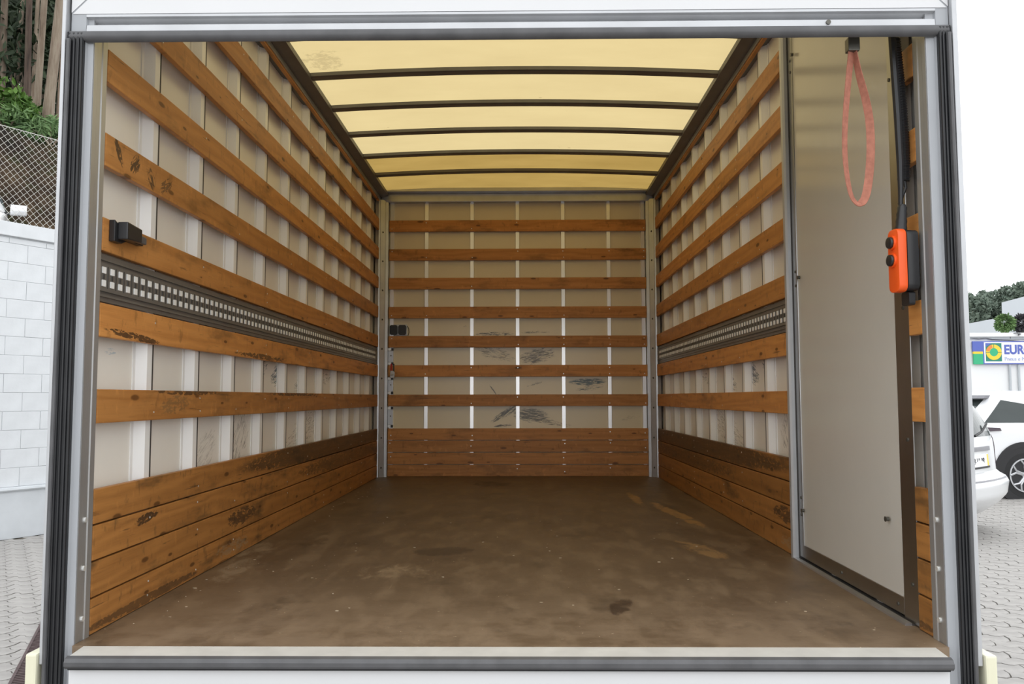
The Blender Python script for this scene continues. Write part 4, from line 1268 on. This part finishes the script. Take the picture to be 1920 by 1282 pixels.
o.matrix_local = Matrix.Translation((0.062, 0.20, 0.765)) @ Matrix.Rotation(-math.pi/2, 4, 'Z') @ Matrix.Rotation(math.pi/2, 4, 'X') @ Matrix.Scale(0.86, 4)
for s in (-1, 1):
    c1.patch(rear, ((s*0.72, 0.72), (s*0.845, 0.72), (s*0.80, 1.06), (s*0.70, 1.06)), 0.008, 8).build('tail_lamp', M['lamp_red'], car1)
    c1.patch(lambda x, z, off, s=s: c1.side(x, z, off, s), ((0.55, 1.05), (2.55, 1.05), (2.05, 1.45), (0.75, 1.45)), 0.004, 12).build('side_window', M['glass'], car1)
    wing_mirror(car1, 2.75, s*0.85, 1.05, s, M['car_silver'])
c1.patch(rear, ((-0.60, 0.595), (0.60, 0.595), (0.60, 0.61), (-0.60, 0.61)), 0.004, 14).build('bumper_seam', M['trim_grey'], car1)
MB().tube([(0.02, 0.36, 0.27), (0.35, 0.36, 0.30)], 0.035, 12).build('exhaust', M['trim_black'], car1)
MB().tube([(0.09, 0.02, 1.06), (0.12, -0.25, 1.10), (0.14, -0.45, 1.18)], 0.012, 6).build('rear_wiper', M['trim_black'], car1)

suv_rows = [(0.24, 0.20, 4.15, 0.80), (0.34, 0.06, 4.25, 0.86), (0.48, -0.02, 4.3, 0.89), (0.62, -0.02, 4.3, 0.90), (0.80, 0.03, 4.28, 0.90), (0.98, 0.01, 4.15, 0.90), (1.03, 0.03, 3.7, 0.895), (1.08, 0.10, 3.3, 0.87), (1.13, 0.16, 3.15, 0.85), (1.30, 0.36, 2.75, 0.78), (1.44, 0.52, 2.35, 0.71), (1.50, 0.56, 2.1, 0.66), (1.54, 0.66, 1.9, 0.57), (1.56, 0.95, 1.7, 0.42)]
car2, c2, W2, L2 = make_car('parked_crossover', 'white crossover with black wheel arches parked side on before the white building', (6.33, 10.61, GZ), math.radians(4), suv_rows, M['car_white'], 'suv')
rear2 = lambda y, z, o: c2.rear(y, z, o)
c2.patch(rear2, ((-0.66, 1.12), (0.66, 1.12), (0.56, 1.44), (-0.56, 1.44)), 0.005, 14).build('rear_window', M['glass'], car2)
for s in (-1, 1):
    sd = lambda x, z, off, s=s: c2.side(x, z, off, s)
    c2.patch(sd, ((0.40, 1.10), (1.05, 1.10), (1.16, 1.36), (0.76, 1.43)), 0.006, 8).build('quarter_window', M['glass'], car2)
    c2.patch(sd, ((1.45, 1.10), (2.85, 1.10), (2.30, 1.44), (1.50, 1.44)), 0.006, 12).build('side_window', M['glass'], car2)
    c2.patch(sd, ((0.30, 0.24), (3.9, 0.24), (3.9, 0.40), (0.30, 0.40)), 0.012, 16).build('sill_cladding', M['trim_black'], car2)
    c2.patch(rear2, ((s*0.50, 0.97), (s*0.80, 0.97), (s*0.80, 1.03), (s*0.50, 1.03)), 0.02, 8).build('tail_lamp', M['lamp_red'], car2)
    c2.patch(sd, ((0.30, 0.97), (0.62, 0.985), (0.60, 1.025), (0.30, 1.04)), 0.02, 8).build('tail_lamp_side', M['lamp_red'], car2)
    wing_mirror(car2, 2.85, s*0.87, 1.12, s, M['car_white'])
c2.patch(rear2, ((-0.80, 0.30), (0.80, 0.30), (0.80, 0.56), (-0.80, 0.56)), 0.015, 16).build('bumper_cladding', M['trim_black'], car2)
c2.patch(rear2, ((-0.60, 1.455), (0.60, 1.455), (0.58, 1.50), (-0.58, 1.50)), 0.12, 14).build('spoiler', M['trim_grey'], car2)

# car on the upper terrace, only its flank and a mirror come into view
mp = at(36, 397, 11.0)
hd = math.atan2(-0.86, 0.5)
cdir = Vector((math.cos(hd), math.sin(hd))); cright = Vector((cdir.y, -cdir.x))
org = Vector((mp.x, mp.y))+cright*1.0-cdir*2.75
car3, c3, W3, L3 = make_car('terrace_car', 'white car behind the fence at the left picture edge, one mirror showing', (org.x, org.y, mp.z-1.05), hd, mpv_rows, M['car_white'], 'mpv')
for s in (-1, 1):
    c3.patch(lambda x, z, off, s=s: c3.side(x, z, off, s), ((0.55, 1.05), (2.55, 1.05), (2.05, 1.45), (0.75, 1.45)), 0.004, 12).build('side_window', M['glass'], car3)
    wing_mirror(car3, 2.75, s*0.85, 1.05, s, M['car_white'])
c3.patch(lambda y, z, o: c3.rear(y, z, o), ((-0.68, 1.05), (0.68, 1.05), (0.54, 1.46), (-0.54, 1.46)), 0.004, 16).build('rear_window', M['glass'], car3)

# ------------------------------------------------------------------ buildings, sign, far trees on the right
BY = 22.85
B1 = empty('office_building', (20.0, BY, GZ))
tag(B1, 'low white building carrying the sign on the right', 'building')
MB().box(-9.0, 12, 0, 8, 0, 3.30).build('wall', M['building'], B1)
MB().box(-9.1, 12.1, -0.12, 8.1, 3.30, 3.42).build('parapet_cap', M['building'], B1, 0.01)
MB().box(-9.1, 12.1, -0.06, 0, 3.235, 3.30).build('gutter', M['roof_grey'], B1)
for x in (14.90, 15.17):
    MB().tube([(x-20, -0.05, 0), (x-20, -0.05, 2.45)], 0.035, 8).build('downpipe', M['roof_grey'], B1)

S = empty('sign_board', (13.78, BY-0.10, 1.665))
tag(S, 'white shop sign reading EURO with a green and yellow ring logo', 'sign')
MB().box(0.30, 3.4, 0, 0.08, 0, 0.70).build('sign_frame', M['sign_blue'], S, 0.004)
MB().box(0.335, 3.37, -0.006, 0.0, 0.03, 0.67).build('face', M['sign_white'], S)
MB().box(0.0, 0.30, 0.0, 0.06, 0.385, 0.70).build('blue_field', M['sign_blue'], S)
MB().box(0.01, 0.30, 0.0, 0.055, 0.315, 0.385).build('yellow_stripe', M['sign_yellow'], S)
MB().box(0.02, 0.30, 0.0, 0.06, 0.0, 0.315).build('green_field', M['sign_green'], S)
lg = MB().box(0.38, 0.86, -0.012, -0.006, 0.085, 0.64).build('logo_field', M['sign_teal'], S)
cx, cz = 0.62, 0.3625
rg = MB().ring((cx, -0.014, cz), (0, 1, 0), 0.125, 0.235, 0.010, 40); rg.build('logo_ring', M['sign_yellow'], lg)
MB().disc((cx, -0.014, cz), (0, 1, 0), 0.125, 0.006, 32).build('logo_disc', M['sign_green'], lg)
MB().prism([(0.38, 0.52), (0.38, 0.64), (0.56, 0.64)], 'y', -0.016, -0.012).build('logo_corner', M['sign_blue'], lg)
pts = []
for k in range(9):
    a = math.radians(105+62*k/8); pts.append((cx+0.235*math.cos(a), cz+0.235*math.sin(a)))
for k in range(8, -1, -1):
    a = math.radians(105+62*k/8); pts.append((cx+0.135*math.cos(a), cz+0.135*math.sin(a)))
MB().prism(pts, 'y', -0.024, -0.0195).build('logo_arc', M['sign_red'], lg)
for a in (0, math.pi, math.pi/2):
    d = Vector((math.cos(a), math.sin(a))); n_ = Vector((-d.y, d.x))*0.006
    p0, p1 = Vector((cx, cz))+d*0.12, Vector((cx, cz))+d*0.24
    MB().prism([tuple(p0+n_), tuple(p1+n_), tuple(p1-n_), tuple(p0-n_)], 'y', -0.0255, -0.0185).build('logo_spoke', M['sign_teal'], lg)
def put_text(body, size, x, z, mat, name, bold=0.0, sx=1.0):
    o = link(name, text_mesh(body, size, 0.004, bold), S, mat)
    o.matrix_local = Matrix.Translation((x, -0.012, z)) @ Matrix.Rotation(math.pi/2, 4, 'X') @ Matrix.Diagonal((sx, 1, 1, 1))
put_text('EURO', 0.385, 0.93, 0.315, M['sign_blue'], 'sign_lettering', 0.012, 0.86)
put_text('Pneus e Mat', 0.16, 0.94, 0.11, M['sign_text'], 'sign_small_lettering', 0.0, 0.95)

L_ = empty('wall_lamp', (14.95, BY-0.05, 2.44))
tag(L_, 'small swan neck lamp above the sign', 'lamp')
MB().tube([(0, 0, 0), (0, -0.02, 0.10), (0.04, -0.05, 0.16), (0.14, -0.10, 0.17), (0.20, -0.12, 0.14)], 0.012, 6).build('lamp_arm', M['cable_dark'], L_)
MB().tube([(0.19, -0.12, 0.16), (0.22, -0.13, 0.11)], [0.02, 0.055], 10).build('lamp_shade', M['cable_dark'], L_)
cb = MB().tube([(13.0, BY-0.03, 2.56), (13.55, BY-0.05, 2.48), (14.0, BY-0.06, 2.44), (14.2, BY-0.06, 2.46), (14.4, BY-0.06, 2.42), (15.3, BY-0.06, 2.36), (17, BY-0.06, 2.42)], 0.012, 5).build('cable', M['cable_dark'])
tag(cb, 'dark cable sagging along the white building above the sign', 'cable')

def ext_building(name, label, pts_px, depth, thick, mat):
    P = [at(px, py, depth) for px, py in pts_px]
    y0 = P[0].y
    poly = [(p.x, max(p.z, GZ)) for p in P]
    root = empty(name, (poly[0][0], y0, GZ)); tag(root, label, 'building')
    q = [(x-poly[0][0], z-GZ) for x, z in poly]; n = len(q)
    MB().add([(x, 0, z) for x, z in q]+[(x+thick*0.62, thick, z) for x, z in q], [tuple(range(n)), tuple(range(n, 2*n))[::-1]]+[(i, (i+1) % n, n+(i+1) % n, n+i) for i in range(n)]).build('cladding', mat, root)
    return root
b2 = ext_building('warehouse', 'pale grey warehouse with sloping roofline behind the white building', [(1700, 628), (1876, 595), (1876, 900), (1700, 900)], 42, 12, M['roof_grey'])
b3 = ext_building('tall_shed', 'taller pale shed rising at the right picture edge', [(1878, 567), (2060, 519), (2060, 900), (1878, 900)], 46, 12, M['roof_grey'])

for (px, py, dep, r_, mat, lb, nm) in ((1885, 622, 32, 0.37, 'leaf_bush', 'round green bush against the pale shed', 'round_bush'), (1918, 624, 32, 0.38, 'leaf_dark', 'dark bush at the right picture edge beside the green one', 'dark_bush')):
    b = at(px, py, dep); b.z = at(px, 606, dep).z-0.95
    # the bushes stand on the flat ground behind the white building on tall stems
    root = empty(nm, (b.x, b.y, GZ)); tag(root, lb, 'bush')
    nr = np.random.default_rng(int(px))
    c = blob(nr, (0, 0, b.z-GZ+0.95), (r_, r_, r_*1.0), 900)
    MB().tube([(0, 0, 0), (0.02, 0.02, 1.6), (0, 0, b.z-GZ+0.9)], [0.06, 0.05, 0.02], 8).build('stem', M['bark'], root)
    link('foliage', leaves_mesh('foliage', c, 0.13, 0.6, int(px), M[mat]), root)

trg = random.Random(77)
for i in range(12):
    px = 1808+i*13+trg.uniform(-4, 4)
    dep = 95+trg.uniform(-8, 12)
    ty = 566-max(0, (px-1860))*0.35+trg.uniform(-14, 8)
    tp = at(px, ty, dep)
    base = Vector((tp.x, tp.y, GZ)); H = tp.z-GZ
    root = empty('far_tree', base); tag(root, 'grey green tree on the far skyline behind the sheds', 'tree', 'far trees on the skyline')
    MB().tube([(0, 0, 0), (0, 0, H*0.9)], [0.3, 0.08], 6).build('trunk', M['bark'], root)
    nr = np.random.default_rng(500+i)
    c = np.concatenate([blob(nr, (nr.normal()*0.5, nr.normal()*0.5, H*(0.52+0.09*k)), ((1.9-0.28*k), 1.6, H*0.075), 260) for k in range(6)])
    link('foliage', leaves_mesh('foliage', c, 0.55, 0.5, 600+i, M['leaf_pine']), root)
